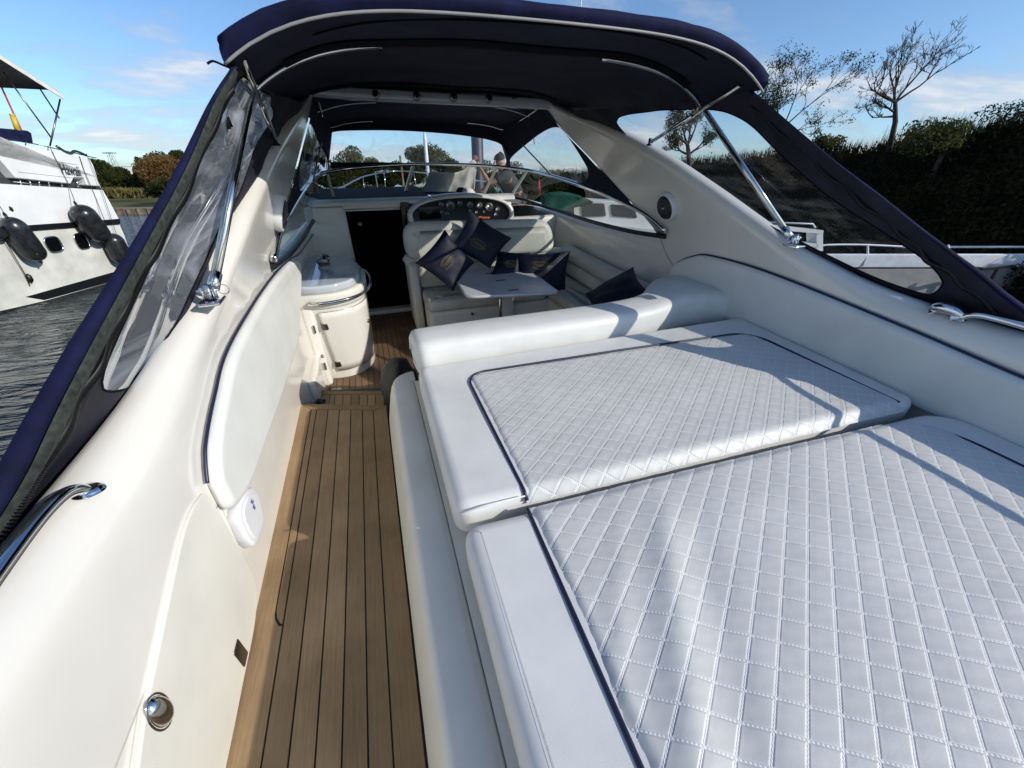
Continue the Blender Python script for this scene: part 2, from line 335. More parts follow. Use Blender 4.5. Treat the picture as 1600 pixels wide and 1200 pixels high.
def panel_hole(outer, inner, surf, n=140, rows=5):
    """ring of fabric between two outlines given as (a,b) pairs; surf(a,b)->point"""
    cx = sum(p[0] for p in inner) / len(inner); cy = sum(p[1] for p in inner) / len(inner)
    def hit(poly, dx, dy):
        best = None
        for i in range(len(poly)):
            ax, ay = poly[i]; bx, by = poly[(i + 1) % len(poly)]; ex, ey = bx - ax, by - ay
            den = dx * ey - dy * ex
            if abs(den) < 1e-12: continue
            t = ((ax - cx) * ey - (ay - cy) * ex) / den; u = ((ax - cx) * dy - (ay - cy) * dx) / den
            if t > 0 and -1e-6 <= u <= 1 + 1e-6 and (best is None or t < best): best = t
        return best
    Ls = [math.dist(inner[i], inner[(i + 1) % len(inner)]) for i in range(len(inner))]; tot = sum(Ls); inn = []; ou = []
    dirs = []
    for k in range(n):
        d = tot * k / n; i = 0
        while d > Ls[i]: d -= Ls[i]; i += 1
        a, b = inner[i], inner[(i + 1) % len(inner)]; p = (a[0] + (b[0] - a[0]) * d / Ls[i], a[1] + (b[1] - a[1]) * d / Ls[i])
        dirs.append(p)
    # include the outer corners' directions
    for q in outer:
        dx, dy = q[0] - cx, q[1] - cy; t = hit(inner, dx, dy)
        if t: dirs.append((cx + dx * t, cy + dy * t))
    dirs.sort(key=lambda p: math.atan2(p[1] - cy, p[0] - cx))
    for p in dirs:
        t = hit(outer, p[0] - cx, p[1] - cy) or 1.02
        inn.append(p); ou.append((cx + (p[0] - cx) * max(t, 1.01), cy + (p[1] - cy) * max(t, 1.01)))
    R = [[surf(a[0] + (b[0] - a[0]) * k / rows, a[1] + (b[1] - a[1]) * k / rows) for a, b in zip(inn, ou)] for k in range(rows + 1)]
    fab = MB().grid(R, cv=True)
    W = [[surf(cx + (a[0] - cx) * k / 8, cy + (a[1] - cy) * k / 8) for a in inn] for k in range(1, 9)]
    win = MB().grid(W, cv=True); b = len(win.v); win.v.append(surf(cx, cy))
    for j in range(len(inn)): win.f.append((b, (j + 1) % len(inn), j)); win.sm.append(True)
    edge = [surf(*p) for p in inn]
    return fab, win, edge

# ================================================================== OWN BOAT
Y = Thing('motor_yacht', 'cream and white motor yacht whose open cockpit fills the foreground', 'motor yacht', (.84, 2, -1.2))
def hY(y): return sinterp([(-2, .835), (.6, .845), (1.6, .855), (2.8, .83), (3.6, .79), (4.5, .765), (5.5, .75), (6.4, .70), (7.2, .58), (9, .48), (12, .50)], y)
def gY(y): return 1 - .0 * y if y < 5 else max(.03, 1 - ((y - 5) / 7.3) ** 2.2)
def crown(h): return [(1.503, -.42), (1.503, -.2), (1.503, 0), (1.503, .2), (1.503, h - .22), (1.505, h - .12), (1.51, h - .06), (1.53, h - .02), (1.56, h - .004), (1.60, h - .03), (1.66, h - .085), (1.76, h - .15), (1.92, h - .20), (2.04, h - .235), (2.10, h - .26), (2.13, h - .30), (2.13, h - .36), (2.05, h - .55), (1.9, -.3), (1.6, -1.35)]
ys = [-2 + .2 * i for i in range(36)] + [5.2 + .35 * i for i in range(20)]
for s in (-1, 1):
    rows = [[(X0 + s * w * gY(y), y, z) for w, z in crown(hY(y))] for y in ys]
    Y.part('side_moulding', MB().grid(rows), 'gel')
# radar arch legs
LEG = [(-1.2, .848, -1.2, .46), (-.3, .850, -.3, .46), (.4, .852, .4, .46), (.9, .860, .95, .46), (1.26, .893, 1.45, .46), (1.64, .985, 2.0, .48), (1.94, 1.10, 2.62, .62), (2.37, 1.275, 3.0, .90), (2.95, 1.485, 3.45, 1.15), (3.51, 1.64, 3.9, 1.39), (4.08, 1.765, 4.42, 1.64), (4.5, 1.86, 4.72, 1.81), (4.75, 1.93, 4.80, 1.90)]
def legpt(w0, s, y, z): return V((X0 + s * w0, y, z))
def lw(z): return min(1.4985, legw(z) + 0.0)
for s in (-1, 1):
    rows = []
    n = 48
    for k in range(n + 1):
        t = k / n * (len(LEG) - 1); i = min(int(t), len(LEG) - 2); f = t - i
        tab = [[(j, L_[q]) for j, L_ in enumerate(LEG)] for q in range(4)]
        ay, az, fy, fz = [sinterp(tb, t) for tb in tab]
        th = .13 - .02 * sm(0, 1, k / n)
        d = V((0, ay - fy, az - fz)); Ld = d.length; d.normalize(); ring = []
        rr = min(.10, Ld * .3)
        for u in (0, .03, .08, .27, .5, .75, .9): ring.append((u * (1 - rr / Ld), 0))
        for q in range(7):
            a = math.pi / 2 * q / 6; ring.append((1 - rr / Ld * (1 - math.sin(a)), .0 + th * .75 * (1 - math.cos(a))))
        ring += [(1.0, th * .9), (.96, th), (.7, th), (.3, th), (.05, th * .9), (0, th * .7), (-.0, th * .3)]
        row = []
        for u, o in ring:
            y = fy + (ay - fy) * u; z = fz + (az - fz) * u
            row.append(V((X0 + s * (min(lw(z), 1.4985) + o), y, z)))
        rows.append(row)
    leg = Y.part('arch_leg', MB().grid(rows, cv=True), 'gel')
    # speaker in the leg
    c = V((X0 + s * legw(1.17), 2.80 if s < 0 else 2.80, 1.17)); nrm = V((-s, 0, -.33)).normalized()
    c = onleg(432, 332, s) if s < 0 else onleg(1045, 322, s)
    spk = MB().lathe(c - nrm * .02, nrm, [(.105, 0), (.112, .02), (.112, .055), (.105, .065), (.095, .066), (.090, .055), (.02, .05), (.0, .05)], 32)
    sp = Y.part('speaker', spk, 'plast', leg)
    g = MB().lathe(c - nrm * .02, nrm, [(.090, .056), (.085, .068), (.06, .074), (.0, .078)], 28)
    u = nrm.orthogonal().normalized(); w = nrm.cross(u)
    gr = Y.part('speaker_grille', g, 'black', leg)
    hx = MB()
    for i in range(-5, 6):
        for j in range(-5, 6):
            px = (i + .5 * (j % 2)) * .0165; py = j * .0145
            if px * px + py * py < .078 ** 2:
                cc = c - nrm * .02 + u * px + w * py + nrm * (.078 - .006 * (math.hypot(px, py) / .08) ** 2 * 1.6)
                ring = [cc + (u * math.cos(a) + w * math.sin(a)) * .0085 for a in [math.pi / 3 * q for q in range(6)]]
                hx.tube(ring, .0016, 4, closed=True)
    hx.lathe(c - nrm * .02, nrm, [(.018, .07), (.017, .083), (.008, .087), (0, .088)], 14)
    Y.part('speaker_mesh', hx, 'ssd', leg)
# arch beam with its little lamps
bp = [V((-.34, 4.66, 1.925)), V((0, 4.70, 1.912)), V((.5, 4.72, 1.905)), V((.84, 4.73, 1.90)), V((1.2, 4.72, 1.895)), V((1.7, 4.70, 1.885)), V((2.05, 4.66, 1.875))]
rows = [[p + V((0, a, b)) for a, b in ((-.05, -.045), (-.06, -.03), (-.06, .03), (-.05, .045), (.16, .05), (.17, -.04))] for p in smooth_path(bp, 4)]
beam = Y.part('arch_beam', MB().grid(rows, cv=True), 'chrome' if 0 else 'lid')
for x_ in (-.02, .24, .62, .98, 1.34, 1.62):
    Y.part('beam_lamp', MB().lathe((x_, 4.66, 1.905), (0, -1, -.15), [(.04, 0), (.038, .008), (.028, .014), (0, .014)], 16), 'ssd', beam)
# transparent-topped foredeck, bulkhead, dash
rows = []
for i in range(26):
    y = 5.9 + i * .245; g = gY(y) * 1.57; h = hY(y)
    rows.append([(X0 + g * u, y, h - .01 + .12 * (1 - abs(u) ** 2.4)) for u in [-1 + j / 10 for j in range(21)]])
Y.part('foredeck', MB().grid(rows), 'gel')
b = MB()
b.box((-.475, 5.12, .27), (.41, .14, 1.30), bev=.02); b.box((1.04, 5.12, .26), (1.36, .14, 1.28), bev=.02); b.box((2.0, 5.12, .16), (.72, .14, 1.10), bev=.04)
b.box((.05, 5.12, .93), (.66, .14, .08), bev=.015)
b.box((.05, 5.06, -.33), (.62, .14, .05), bev=.012)
rows = [[(X0 + (1.46 * u if u < 0 else u * (.92 + .5 * sm(5.1, 6.0, y))), y, z) for u in [-1 + j / 8 for j in range(17)]] for y, z in ((5.04, .93), (5.05, .965), (5.09, .975), (5.5, .955), (6.0, .90), (6.6, .84))]
b.grid(rows)
Y.part('bulkhead', b, 'gelm')
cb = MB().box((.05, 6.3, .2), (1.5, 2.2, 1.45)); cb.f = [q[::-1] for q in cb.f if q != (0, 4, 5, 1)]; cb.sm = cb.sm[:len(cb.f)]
Y.part('cabin_interior', cb, 'cabinshade')
fr = MB()
fr.tube([(-.27, 5.045, -.3), (-.27, 5.045, .88), (.34, 5.045, .88)], .014, 6)
dfr = Y.part('door_frame', fr, 'gel')
Y.part('sliding_door', MB().box((.375, 5.03, .30), (.06, .05, 1.22), bev=.01), 'gloss', None)
Y.part('hatch_slot', MB().box((.40, 5.03, .885), (.10, .04, .12), bev=.01), 'black', None)
Y.part('door_knob', MB().lathe((-.13, 5.16, .72), (0, -1, 0), [(.02, 0), (.03, .02), (.02, .03), (0, .03)], 12), 'ssd', None)
# windscreen -------------------------------------------------------
WB = [(1.475, 2.80, .86), (1.465, 3.3, .82), (1.455, 4.0, .80), (1.45, 4.7, .80), (1.44, 5.4, .80), (1.38, 5.95, .82), (1.15, 6.35, .85), (.75, 6.58, .87), (.35, 6.68, .88), (0, 6.70, .885)]
WT = [(1.455, 2.78, .90), (1.44, 3.1, 1.0), (1.415, 3.6, 1.075), (1.39, 4.3, 1.14), (1.37, 5.1, 1.19), (1.33, 5.7, 1.215), (1.10, 6.12, 1.24), (.75, 6.28, 1.26), (.35, 6.34, 1.275), (0, 6.36, 1.28)]
def full(tab): return [V((X0 - w, y, z)) for w, y, z in tab] + [V((X0 + w, y, z)) for w, y, z in tab[::-1][1:]]
base = smooth_path(full(WB), 5); top = smooth_path(full(WT), 5)
ws = Y.part('windscreen', MB().grid([base, [a.lerp(b_, .5) for a, b_ in zip(base, top)], top]), 'glass')
Y.part('top_rail', MB().tube(top, .021, 10), 'chrome', ws)
Y.part('base_seal', MB().tube([p + V((0, 0, -.008)) for p in base], .020, 8), 'black', ws)
def wsat(px, py):                                           # param of the base curve nearest to an image column
    best = None
    for i in range(len(top)):
        d = top[i] - CB; r_, u_, f_ = basis(PB); X = 800 + F * d.dot(r_) / d.dot(f_)
        if best is None or abs(X - px) < best[0]: best = (abs(X - px), i)
    return best[1]
nt_ = len(top)
for pt, pb, w_ in ((512, 522, .03), (643, 636, .045), (777, 760, .05), (822, 796, .055)):
    i = wsat(pt, 0); a = top[i]
    r_, u_, f_ = basis(PB)
    def px_(p): d = p - CB; return 800 + F * d.dot(r_) / d.dot(f_)
    j = min(range(nt_), key=lambda k: abs(px_(base[k]) - pb) + (abs(k - i) * .5))
    tng = (top[min(i + 1, nt_ - 1)] - top[max(i - 1, 0)]).normalized()
    c0, c1 = a, base[j]; o = tng * w_ / 2; out = tng.cross(c1 - c0).normalized() * .012
    mm = MB(); mm.grid([[c0 - o - out, c0 + o - out, c0 + o + out, c0 - o + out], [c1 - o - out, c1 + o - out, c1 + o + out, c1 - o + out]], cv=True, smooth=False)
    Y.part('mullion', mm, 'gel', ws)
# teak ------------------------------------------------------------
def pl(pts, z, lift=.004): return [V((p[0], p[1], z + lift)) for p in pts]
def plank_set(quads, z, th=.005):
    m = MB()
    for q in quads:
        P = [V((x, y, z)) for x, y in q]
        a = sum((P[i].cross(P[(i + 1) % len(P)]).z for i in range(len(P))))
        if a < 0: P = P[::-1]
        m.prism(P, (0, 0, th))
    return m
XL, XR = -.665, -.118
def yend(x): return 2.50 + (x - XL) / (XR - XL) * (2.30 - 2.50)
sub = MB().prism([(XL - .004, -1.5, -.02), (XR + .006, -1.5, -.02), (XR + .006, yend(XR) + .0, -.02), (XL - .004, yend(XL) + .0, -.02)], (0, 0, .02))
sub.prism([(XL - .02, 2.2, -.20), (XR + .3, 2.2, -.20), (XR + .3, 2.78, -.20), (XL + .04, 2.97, -.20)], (0, 0, .02))
sub.prism([(XL, 2.7, -.38), (2.3, 2.7, -.38), (2.3, 5.1, -.38), (XL, 5.1, -.38)], (0, 0, .02))
walk = Y.part('deck_caulking', sub, 'caulk')
ed = [XL, XL + .072, XL + .106, XL + .178, XL + .250, XL + .322, XL + .394, XL + .462, XR]
q = []; g = .0028
for i in range(len(ed) - 1):
    a, b_ = ed[i] + g, ed[i + 1] - g
    ta, tb = yend(a) - .062 - g, yend(b_) - .062 - g
    y0 = -1.5
    if i == 0:
        q.append([(a, y0), (ed[1] - g, y0), (ed[1] - g, 1.02), (ed[1] + .006, .965), (ed[2] - .0, .955)][:0] or [(a, y0), (b_, y0), (b_, tb), (a, yend(a) - .004)])
    elif i == 1:
        q.append([(a + .006, 1.0), (a + .02, .975), (b_, .97), (b_, tb), (a, ta), (a, 1.03)]); q.append([(ed[1] - g - .0005, y0), (b_, y0), (b_, .962), (a + .016, .965), (a - .002, 1.0), (ed[1] - g - .0005, 1.02)])
    elif i == len(ed) - 2: q.append([(a, y0), (XR, y0), (XR, yend(XR) - .004), (a, ta)])
    else: q.append([(a, y0), (b_, y0), (b_, tb), (a, ta)])
# nosing board with mitred ends
xa, xb = ed[1] - .002, ed[-2] + .002
q.append([(XL + .004, yend(XL)), (XR - .004, yend(XR)), (xb, yend(xb) - .060), (xa, yend(xa) - .060)])
Y.part('teak_planking', plank_set(q, 0), 'teak')
nb = MB().prism([(XL, yend(XL) + .001, -.035), (XR, yend(XR) + .001, -.035), (XR, yend(XR) - .03, -.035), (XL, yend(XL) - .03, -.035)], (0, 0, .034))
Y.part('step_riser', nb.prism([(XL, 2.47, -.19), (XR, 2.26, -.19), (XR, 2.22, -.19), (XL, 2.42, -.19)], (0, 0, .15)).prism([(XL + .05, 2.94, -.37), (XR + .3, 2.74, -.37), (XR + .3, 2.68, -.37), (XL + .05, 2.88, -.37)], (0, 0, .17)), 'gelm')
q = []
def ye2(x): return 2.97 + (x - XL) / (XR - XL) * (2.78 - 2.97)
e2 = [XL + .055, XL + .12, XL + .16, XL + .22, XL + .28, XL + .34, XL + .40, XL + .46, XR + .05, XR + .2]
for i in range(len(e2) - 1):
    a, b_ = e2[i] + g, e2[i + 1] - g; q.append([(a, 2.25), (b_, 2.25), (b_, ye2(b_) - .06), (a, ye2(a) - .06)])
q.append([(XL + .055, ye2(XL + .055)), (XR + .2, ye2(XR + .2)), (XR + .2, ye2(XR + .2) - .054), (XL + .055, ye2(XL + .055) - .054)])
Y.part('step_planking', plank_set(q, -.18), 'teak')
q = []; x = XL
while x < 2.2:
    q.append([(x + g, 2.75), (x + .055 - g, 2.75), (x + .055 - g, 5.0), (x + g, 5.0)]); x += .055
Y.part('sole_planking', plank_set(q, -.36), 'teakshade')
Y.part('floor_drain', MB().lathe((-.55, 3.22, -.354), (0, 0, 1), [(.055, 0), (.055, .006), (.042, .008), (.035, .003), (0, .003)], 20), 'ssd', None)
Y.part('deck_socket', MB().lathe((-.60, 2.78, -.17), (0, 0, 1), [(.03, 0), (.03, .015), (.02, .02), (0, .02)], 16), 'black', None)
# left inner wall skirting at the step and the moulded kick
# gangway door on the port side -----------------------------------
dpts = [atX(x_, y_, -.668) for x_, y_ in ((308, 772), (291, 795), (272, 845), (240, 985), (212, 1110))]
dpts = smooth_path(dpts, 4) + [V((-.668, .22, .27)), V((-.668, .1, .2)), V((-.668, .1, .01))] + [V((-.668, .45, .01)), V((-.668, .7, .012))] + smooth_path([atX(x_, y_, -.668) for x_, y_ in ((372, 1060), (388, 985), (393, 930), (385, 895), (360, 848), (322, 785))], 4)
door = Y.part('gangway_door', MB().prism(dpts, (.020, 0, 0)), 'gelm', bevel=.006)
Y.part('door_joint', MB().tube([p + V((.0065, 0, 0)) for p in dpts], .0035, 5, closed=True), 'vinylc', door)
lip = [p + V((-.02, 0, .0)) for p in smooth_path([atX(x_, y_, -.668) for x_, y_ in ((388, 900), (360, 835), (332, 778), (312, 757), (290, 762), (270, 800), (250, 870), (222, 985), (195, 1100), (165, 1230))], 6)]
Y.part('door_surround', MB().tube(lip, .028, 12), 'gel')
lc = atX(245, 1115, -.655)
la = MB(); rows = []
for k in range(7):
    a = math.pi / 2 * k / 6; sc_ = math.cos(a); rows.append([lc + V((.028 * math.sin(a), .028 * sc_ * math.cos(t) , .052 * sc_ * math.sin(t) + .004)) for t in [2 * math.pi * j / 20 for j in range(20)]])
la.grid(rows, cv=True); la.tube([lc + V((.006, .031 * math.cos(t), .004 + .055 * math.sin(t))) for t in [2 * math.pi * j / 28 for j in range(28)]], .003, 8, closed=True)
Y.part('door_latch', la, 'ss', door)
Y.part('door_hinge', MB().box(atX(375, 1025, -.655) + V((.003, 0, .015)), (.016, .050, .095), bev=.006), 'ssd', door)
# shower / socket box
bx = [atX(x_, y_, -.648) for x_, y_ in ((362, 795), (372, 768), (386, 762), (395, 775), (404, 812), (399, 835), (388, 858), (376, 845), (362, 815))]
bx = densify(rounded(bx, .02, 3), .02)
hb = Y.part('hatch_box', MB().pad([p + V((-.02, 0, 0)) for p in bx], (1, 0, 0), .045, .012, back=False), 'plast')
inb = [p + (sum(bx, V()) / len(bx) - p) * .22 for p in bx]
Y.part('box_lid', MB().pad([p + V((.022, 0, 0)) for p in inb], (1, 0, 0), .008, .004, back=False), 'plast', hb)
cc = sum(inb, V()) / len(inb) + V((.032, .02, .03))
mk_ = MB()
for k in range(4): mk_.box(cc + V((0, .006 * math.sin(k * 2), -.012 * k + .018)), (.001, .018 - .004 * (k % 2), .006))
Y.part('box_mark', mk_, 'bolt', hb)
Y.part('box_catch', MB().box(sum(bx, V()) / len(bx) + V((.012, -.03, -.075)), (.03, .035, .012), bev=.003), 'gelm', hb)
# handrails --------------------------------------------------------
for s in (-1, 1):
    pts = [V((X0 + s * w, y, z)) for w, y, z in ((1.535, .865, .845), (1.535, .855, .868), (1.537, .82, .888), (1.538, .75, .893), (1.527, .62, .894), (1.51, .48, .894), (1.495, .2, .893), (1.49, -.2, .89), (1.49, -.8, .89))]
    hr = Y.part('handrail', MB().tube(smooth_path(pts, 6), .0135, 14), 'chrome')
    Y.part('rail_foot', MB().lathe((X0 + s * 1.535, .870, .848), (-s * .1, .15, 1), [(.028, 0), (.027, .006), (.018, .012), (0, .012)], 24), 'chrome', hr)
# chrome fairlead on the starboard coaming
fl = MB(); c = V((X0 + 1.535, .905, .868))
fl.tube(smooth_path([c + V((.0, .075, -.012)), c + V((0, .055, .004)), c + V((0, .02, .014)), c + V((0, -.02, .010)), c + V((.0, -.05, -.004))], 5), [.010 + .016 * math.sin(math.pi * i / 20) for i in range(21)], 14)
fl.prism([c + V((-.05, .05, -.02)), c + V((-.01, .07, -.01)), c + V((-.01, .03, -.01))], (0, 0, .006)).prism([c + V((-.05, -.03, -.02)), c + V((-.01, -.01, -.01)), c + V((-.01, -.05, -.01))], (0, 0, .006))
Y.part('fairlead', fl, 'chrome')
# sunpad base / ledge ----------------------------------------------
prof = [(-.112, -.02), (-.100, .10), (-.072, .24), (-.056, .298), (-.046, .318), (-.028, .328), (.05, .328), (.070, .322), (.082, .305), (.086, .25), (.086, .2), (.086, .0)]
rows = []
for y in [-1.5 + .1 * i for i in range(36)]:
    rows.append([(x_, y, z_) for x_, z_ in prof])
yk = 2.0
for k in range(1, 9):
    a = math.pi / 2 * k / 8
    rows.append([(.086 + (x_ - .086) * math.cos(a), yk + (.086 - x_) * math.sin(a) * 1.1, z_) for x_, z_ in prof])
b = MB().grid(rows); b.box((1.2, .28, .17), (2.24, 3.44, .32))
b.box((1.3, 2.02, -.02), (2.3, .10, .70), bev=.03)
Y.part('sunpad_base', b, 'gelm')
# side cushions ------------------------------------------------------
lc_ = [(345, 798), (327, 775), (316, 745), (316, 690), (330, 620), (352, 545), (400, 464), (430, 425), (452, 405), (460, 412), (462, 440), (459, 500), (456, 535), (428, 620), (398, 700), (372, 765)]
O = smooth_path([atX(x_, y_, -.660) for x_, y_ in lc_], 5, True)
sc1 = Y.part('side_cushion', MB().pad([p + V((-.0, 0, 0)) for p in O], (1, 0, 0), .05, .03), 'sidevinyl')
pp = smooth_path([atX(x_, y_, -.655) for x_, y_ in [(318, 758), (315, 725), (316, 690), (330, 620), (352, 545), (400, 464), (430, 425), (452, 405)]], 6)
Y.part('cushion_piping', MB().tube([p + V((.012, 0, .004)) for p in pp], .006, 8), 'navyp', sc1)
pp2 = smooth_path([atX(x_, y_, -.655) for x_, y_ in [(455, 398), (470, 385), (497, 350), (508, 340)]], 6)
rc_ = [(1048, 440), (1050, 425), (1062, 410), (1085, 401), (1112, 400), (1200, 425), (1400, 505), (1600, 590), (1900, 710)]
up = [atX(x_, y_, 2.335) for x_, y_ in rc_]
O = smooth_path(up, 5) + [V((2.335, y_, .44)) for y_ in (0, .5, 1.0, 1.6, 2.2, 2.55)]
sc2 = Y.part('side_cushion', MB().pad(O, (-1, 0, 0), .05, .03), 'sidevinyl')
Y.part('cushion_piping', MB().tube([p + V((-.012, 0, .004)) for p in smooth_path(up, 6)], .006, 8), 'navyp', sc2)
# forward port trim panel with dark edge
O = smooth_path([atX(x_, y_, -.655) for x_, y_ in ((462, 405), (480, 375), (500, 352), (508, 350), (510, 365), (500, 400), (488, 440), (470, 470), (463, 440))], 4, True)
tp = sc1
Y.part('trim_piping', MB().tube([p + V((.01, 0, .002)) for p in smooth_path([atX(x_, y_, -.655) for x_, y_ in ((452, 403), (465, 398), (480, 378), (498, 352), (505, 345))], 5)], .006, 6), 'navyp', tp)
# galley ---------------------------------------------------------------
gal_base = [(-.665, 3.48), (-.50, 3.46), (-.38, 3.48), (-.27, 3.57), (-.205, 3.75), (-.20, 4.0), (-.25, 4.3), (-.36, 4.5), (-.665, 4.55)]
gal_top = [(-.665, 3.36), (-.52, 3.34), (-.38, 3.36), (-.25, 3.44), (-.17, 3.62), (-.155, 3.95), (-.22, 4.25), (-.36, 4.42), (-.665, 4.5)]
gb = smooth_path([V((a, b_, 0)) for a, b_ in gal_base], 6); gt = smooth_path([V((a, b_, 0)) for a, b_ in gal_top], 6)
def gal(i_, z): t = sm(-.36, .5, z) ** .9; p = gb[i_].lerp(gt[i_], t); return V((p.x, p.y, z))
zs = [-.36, -.3, -.2, -.1, 0, .1, .2, .3, .36]
rows = [[gal(i, z) for i in range(len(gb))] for z in zs]
galm = Y.part('galley_cabinet', MB().grid(rows), 'gel')
def off(P, d):
    out = []
    for i, p in enumerate(P):
        t = (P[min(i + 1, len(P) - 1)] - P[max(i - 1, 0)]); n_ = V((t.y, -t.x, 0)).normalized(); out.append(p + n_ * d)
    return out
mid = [gal(i, .36) for i in range(len(gb))]
rows = [mid, off(mid, .004), [p + V((0, 0, .012)) for p in off(mid, .012)], [p + V((0, 0, .10)) for p in off(mid, .016)], [p + V((0, 0, .115)) for p in off(mid, .01)], [p + V((0, 0, .118)) for p in off(mid, -.02)]]
ct = MB().grid(rows); ct.f.append(tuple(5 * len(mid) + i for i in range(len(mid)))); ct.sm.append(False)
Y.part('galley_worktop', ct, 'gelm', galm)
lid = [p + V((0, 0, .119)) for p in off(mid, -.012)]
lid = densify(rounded([lid[0]] + lid[6:-6:6] + [lid[-1]], .03, 3), .03)
ld = MB().pad(lid, (0, 0, 1), .065, .018, back=False)
Y.part('sink_lid', ld, 'lid', galm)
rl = [p + V((0, 0, .065)) for p in off(mid, .055)]; n0 = len(rl)
rl = rl[4:int(n0 * .75)]; rl = [rl[0] + V((.0, .05, 0))] + rl + [rl[-1] + V((-.05, 0, 0))]
Y.part('grab_rail', MB().tube(rl, .013, 10), 'chrome', galm)
tapc = V((-.50, 4.12, .545))
tap = MB().box(tapc + V((0, 0, .03)), (.10, .14, .05), bev=.012).tube([tapc + V((.01, 0, .03)), tapc + V((.02, -.02, .085)), tapc + V((.06, -.10, .085)), tapc + V((.065, -.12, .05))], .012, 8)
Y.part('tap', tap, 'ssd', galm)
nG = len(gb); iA, iB = 5, int(nG * .52)
dm = MB(); rows = []
zz = [-.27, -.2, -.1, 0, .1, .2, .27, .33]
for z in zz: rows.append([p for p in off([gal(i, z) for i in range(nG)], .008)[iA:iB]])
dm.grid(rows)
Y.part('cabinet_door', dm, 'gel', galm, solid=.014, shift=0)
sq = []
outl = [r_[0] for r_ in rows] + list(rows[-1][1:]) + [r_[-1] for r_ in rows[::-1]][1:] + list(rows[0][::-1][1:-1])
Y.part('door_gap', MB().tube(outl, .0035, 5, closed=True), 'ssd', galm)
for z in (.21, -.19):
    p = off([gal(i, z) for i in range(nG)], .012)[iA]
    Y.part('hinge', MB().box(p + V((.018, .0, 0)), (.055, .014, .075), bev=.006), 'ssd', galm)
p = off([gal(i, .12) for i in range(nG)], .014)[iB - 3]
Y.part('lock', MB().lathe(p, (1, -.5, 0), [(.016, 0), (.016, .012), (.008, .016), (0, .016)], 12), 'ssd', galm)
# panel between wall and galley: moulded pilaster + narrow locker
b = MB().box((-.625, 3.40, .02), (.09, .12, .76), bev=.03).box((-.64, 3.1, -.19), (.06, .55, .34), bev=.025)
Y.part('galley_side', b, 'gel')
for z_, y_ in ((.2, 3.33), (-.15, 3.33)): Y.part('strip_hinge', MB().box((-.60, y_, z_), (.012, .01, .07), bev=.003), 'ssd')
Y.part('locker_knob', MB().lathe((-.60, 3.335, -.05), (0, -1, 0), [(.014, 0), (.014, .01), (0, .012)], 10), 'ssd')
# helm console -----------------------------------------------------------
hc = V((1.06, 5.0, .805))
def ell(cx, cz, rx, rz, y, n=48, p=2.3):
    out = []
    for k in range(n):
        a = 2 * math.pi * k / n; c_, s_ = math.cos(a), math.sin(a)
        out.append(V((cx + rx * math.copysign(abs(c_) ** (2 / p), c_), y + .0, cz + rz * math.copysign(abs(s_) ** (2 / p), s_))))
    return out
def tilt(P, k=.25): return [V((p.x, p.y + (p.z - .8) * k, p.z)) for p in P]
e0 = tilt(ell(1.06, .79, .655, .225, 5.10)); e1 = tilt(ell(1.06, .795, .645, .212, 4.92)); e2_ = tilt(ell(1.06, .795, .62, .196, 4.905)); e3 = tilt(ell(1.06, .795, .60, .182, 4.912)); e4 = tilt(ell(1.06, .795, .595, .178, 4.95))
helm = Y.part('helm_console', MB().grid([e0, e1, e2_, e3, e4], cv=True), 'gel')
pm = MB(); pm.v = list(e4); pm.f = [tuple(range(len(e4)))]; pm.sm = [False]
Y.part('instrument_panel', pm, 'gloss', helm)
hood = MB().tube([(.95, 5.35, .98), (1.10, 5.2, 1.04), (1.2, 5.25, 1.03), (1.35, 5.4, .97)], [.03, .06, .06, .03], 10)
Y.part('compass_hood', MB().lathe((1.22, 5.3, .93), (0, 0, 1), [(.11, 0), (.10, .06), (.07, .10), (.03, .125), (0, .13)], 18), 'gel', helm)
Y.part('compass_ball', MB().lathe((1.14, 5.35, .96), (0, -.3, 1), [(.07, 0), (.07, .05), (.045, .09), (0, .1)], 16), 'gloss', helm)
r_, u_, f_ = basis(PB)
def onpanel(px, py): 
    d = ray(px, py); # plane y = 4.945 + (z-.8)*.25
    t = (4.945 + (1.5 - .8) * .25 - 0) / (d.y - .25 * d.z); return CB + d * t + V((0, -.004, 0))
for (gx, gy, gr_) in ((689, 320, .030), (690, 332, .022), (698, 334, .022), (703, 321, .052), (718, 318, .030), (734, 320, .036), (734, 330, .020), (749, 321, .034), (764, 323, .046), (777, 327, .026), (744, 332, .018), (756, 331, .016), (774, 335, .022), (670, 330, .03)):
    c = onpanel(gx, gy); gm = MB()
    gm.lathe(c, (0, -1, .25), [(gr_, 0), (gr_, .012), (gr_ * .86, .014), (gr_ * .84, .008), (0, .008)], 20)
    ga = Y.part('gauge', gm, 'ssd', helm)
    dk = MB(); nn = V((0, -1, .25)).normalized()
    uu = V((1, 0, 0)); wv = uu.cross(nn)
    for k in range(10):
        a = math.radians(-120 + k * 27); pd = uu * math.sin(a) + wv * -math.cos(a)
        cc = c + nn * .011
        dk.tube([cc + pd * gr_ * .55, cc + pd * gr_ * .78], gr_ * .045, 4)
    dk.tube([c + nn * .012, c + nn * .012 + (uu * .5 + wv * .5) * gr_ * .8], gr_ * .05, 4)
    Y.part('gauge_dial', dk, 'dial', helm)
for gx, gy in ((756, 340), (750, 339), (762, 340)):
    Y.part('switch', MB().box(onpanel(gx, gy), (.05, .02, .022), bev=.005), 'org', helm)
b = MB().box((.67, 4.95, .83), (.26, .02, .15), bev=.01)
Y.part('chart_screen', b, 'gloss', helm)
Y.part('helm_binnacle', MB().box((1.15, 4.86, .64), (.62, .24, .14), bev=.05), 'gel', helm)
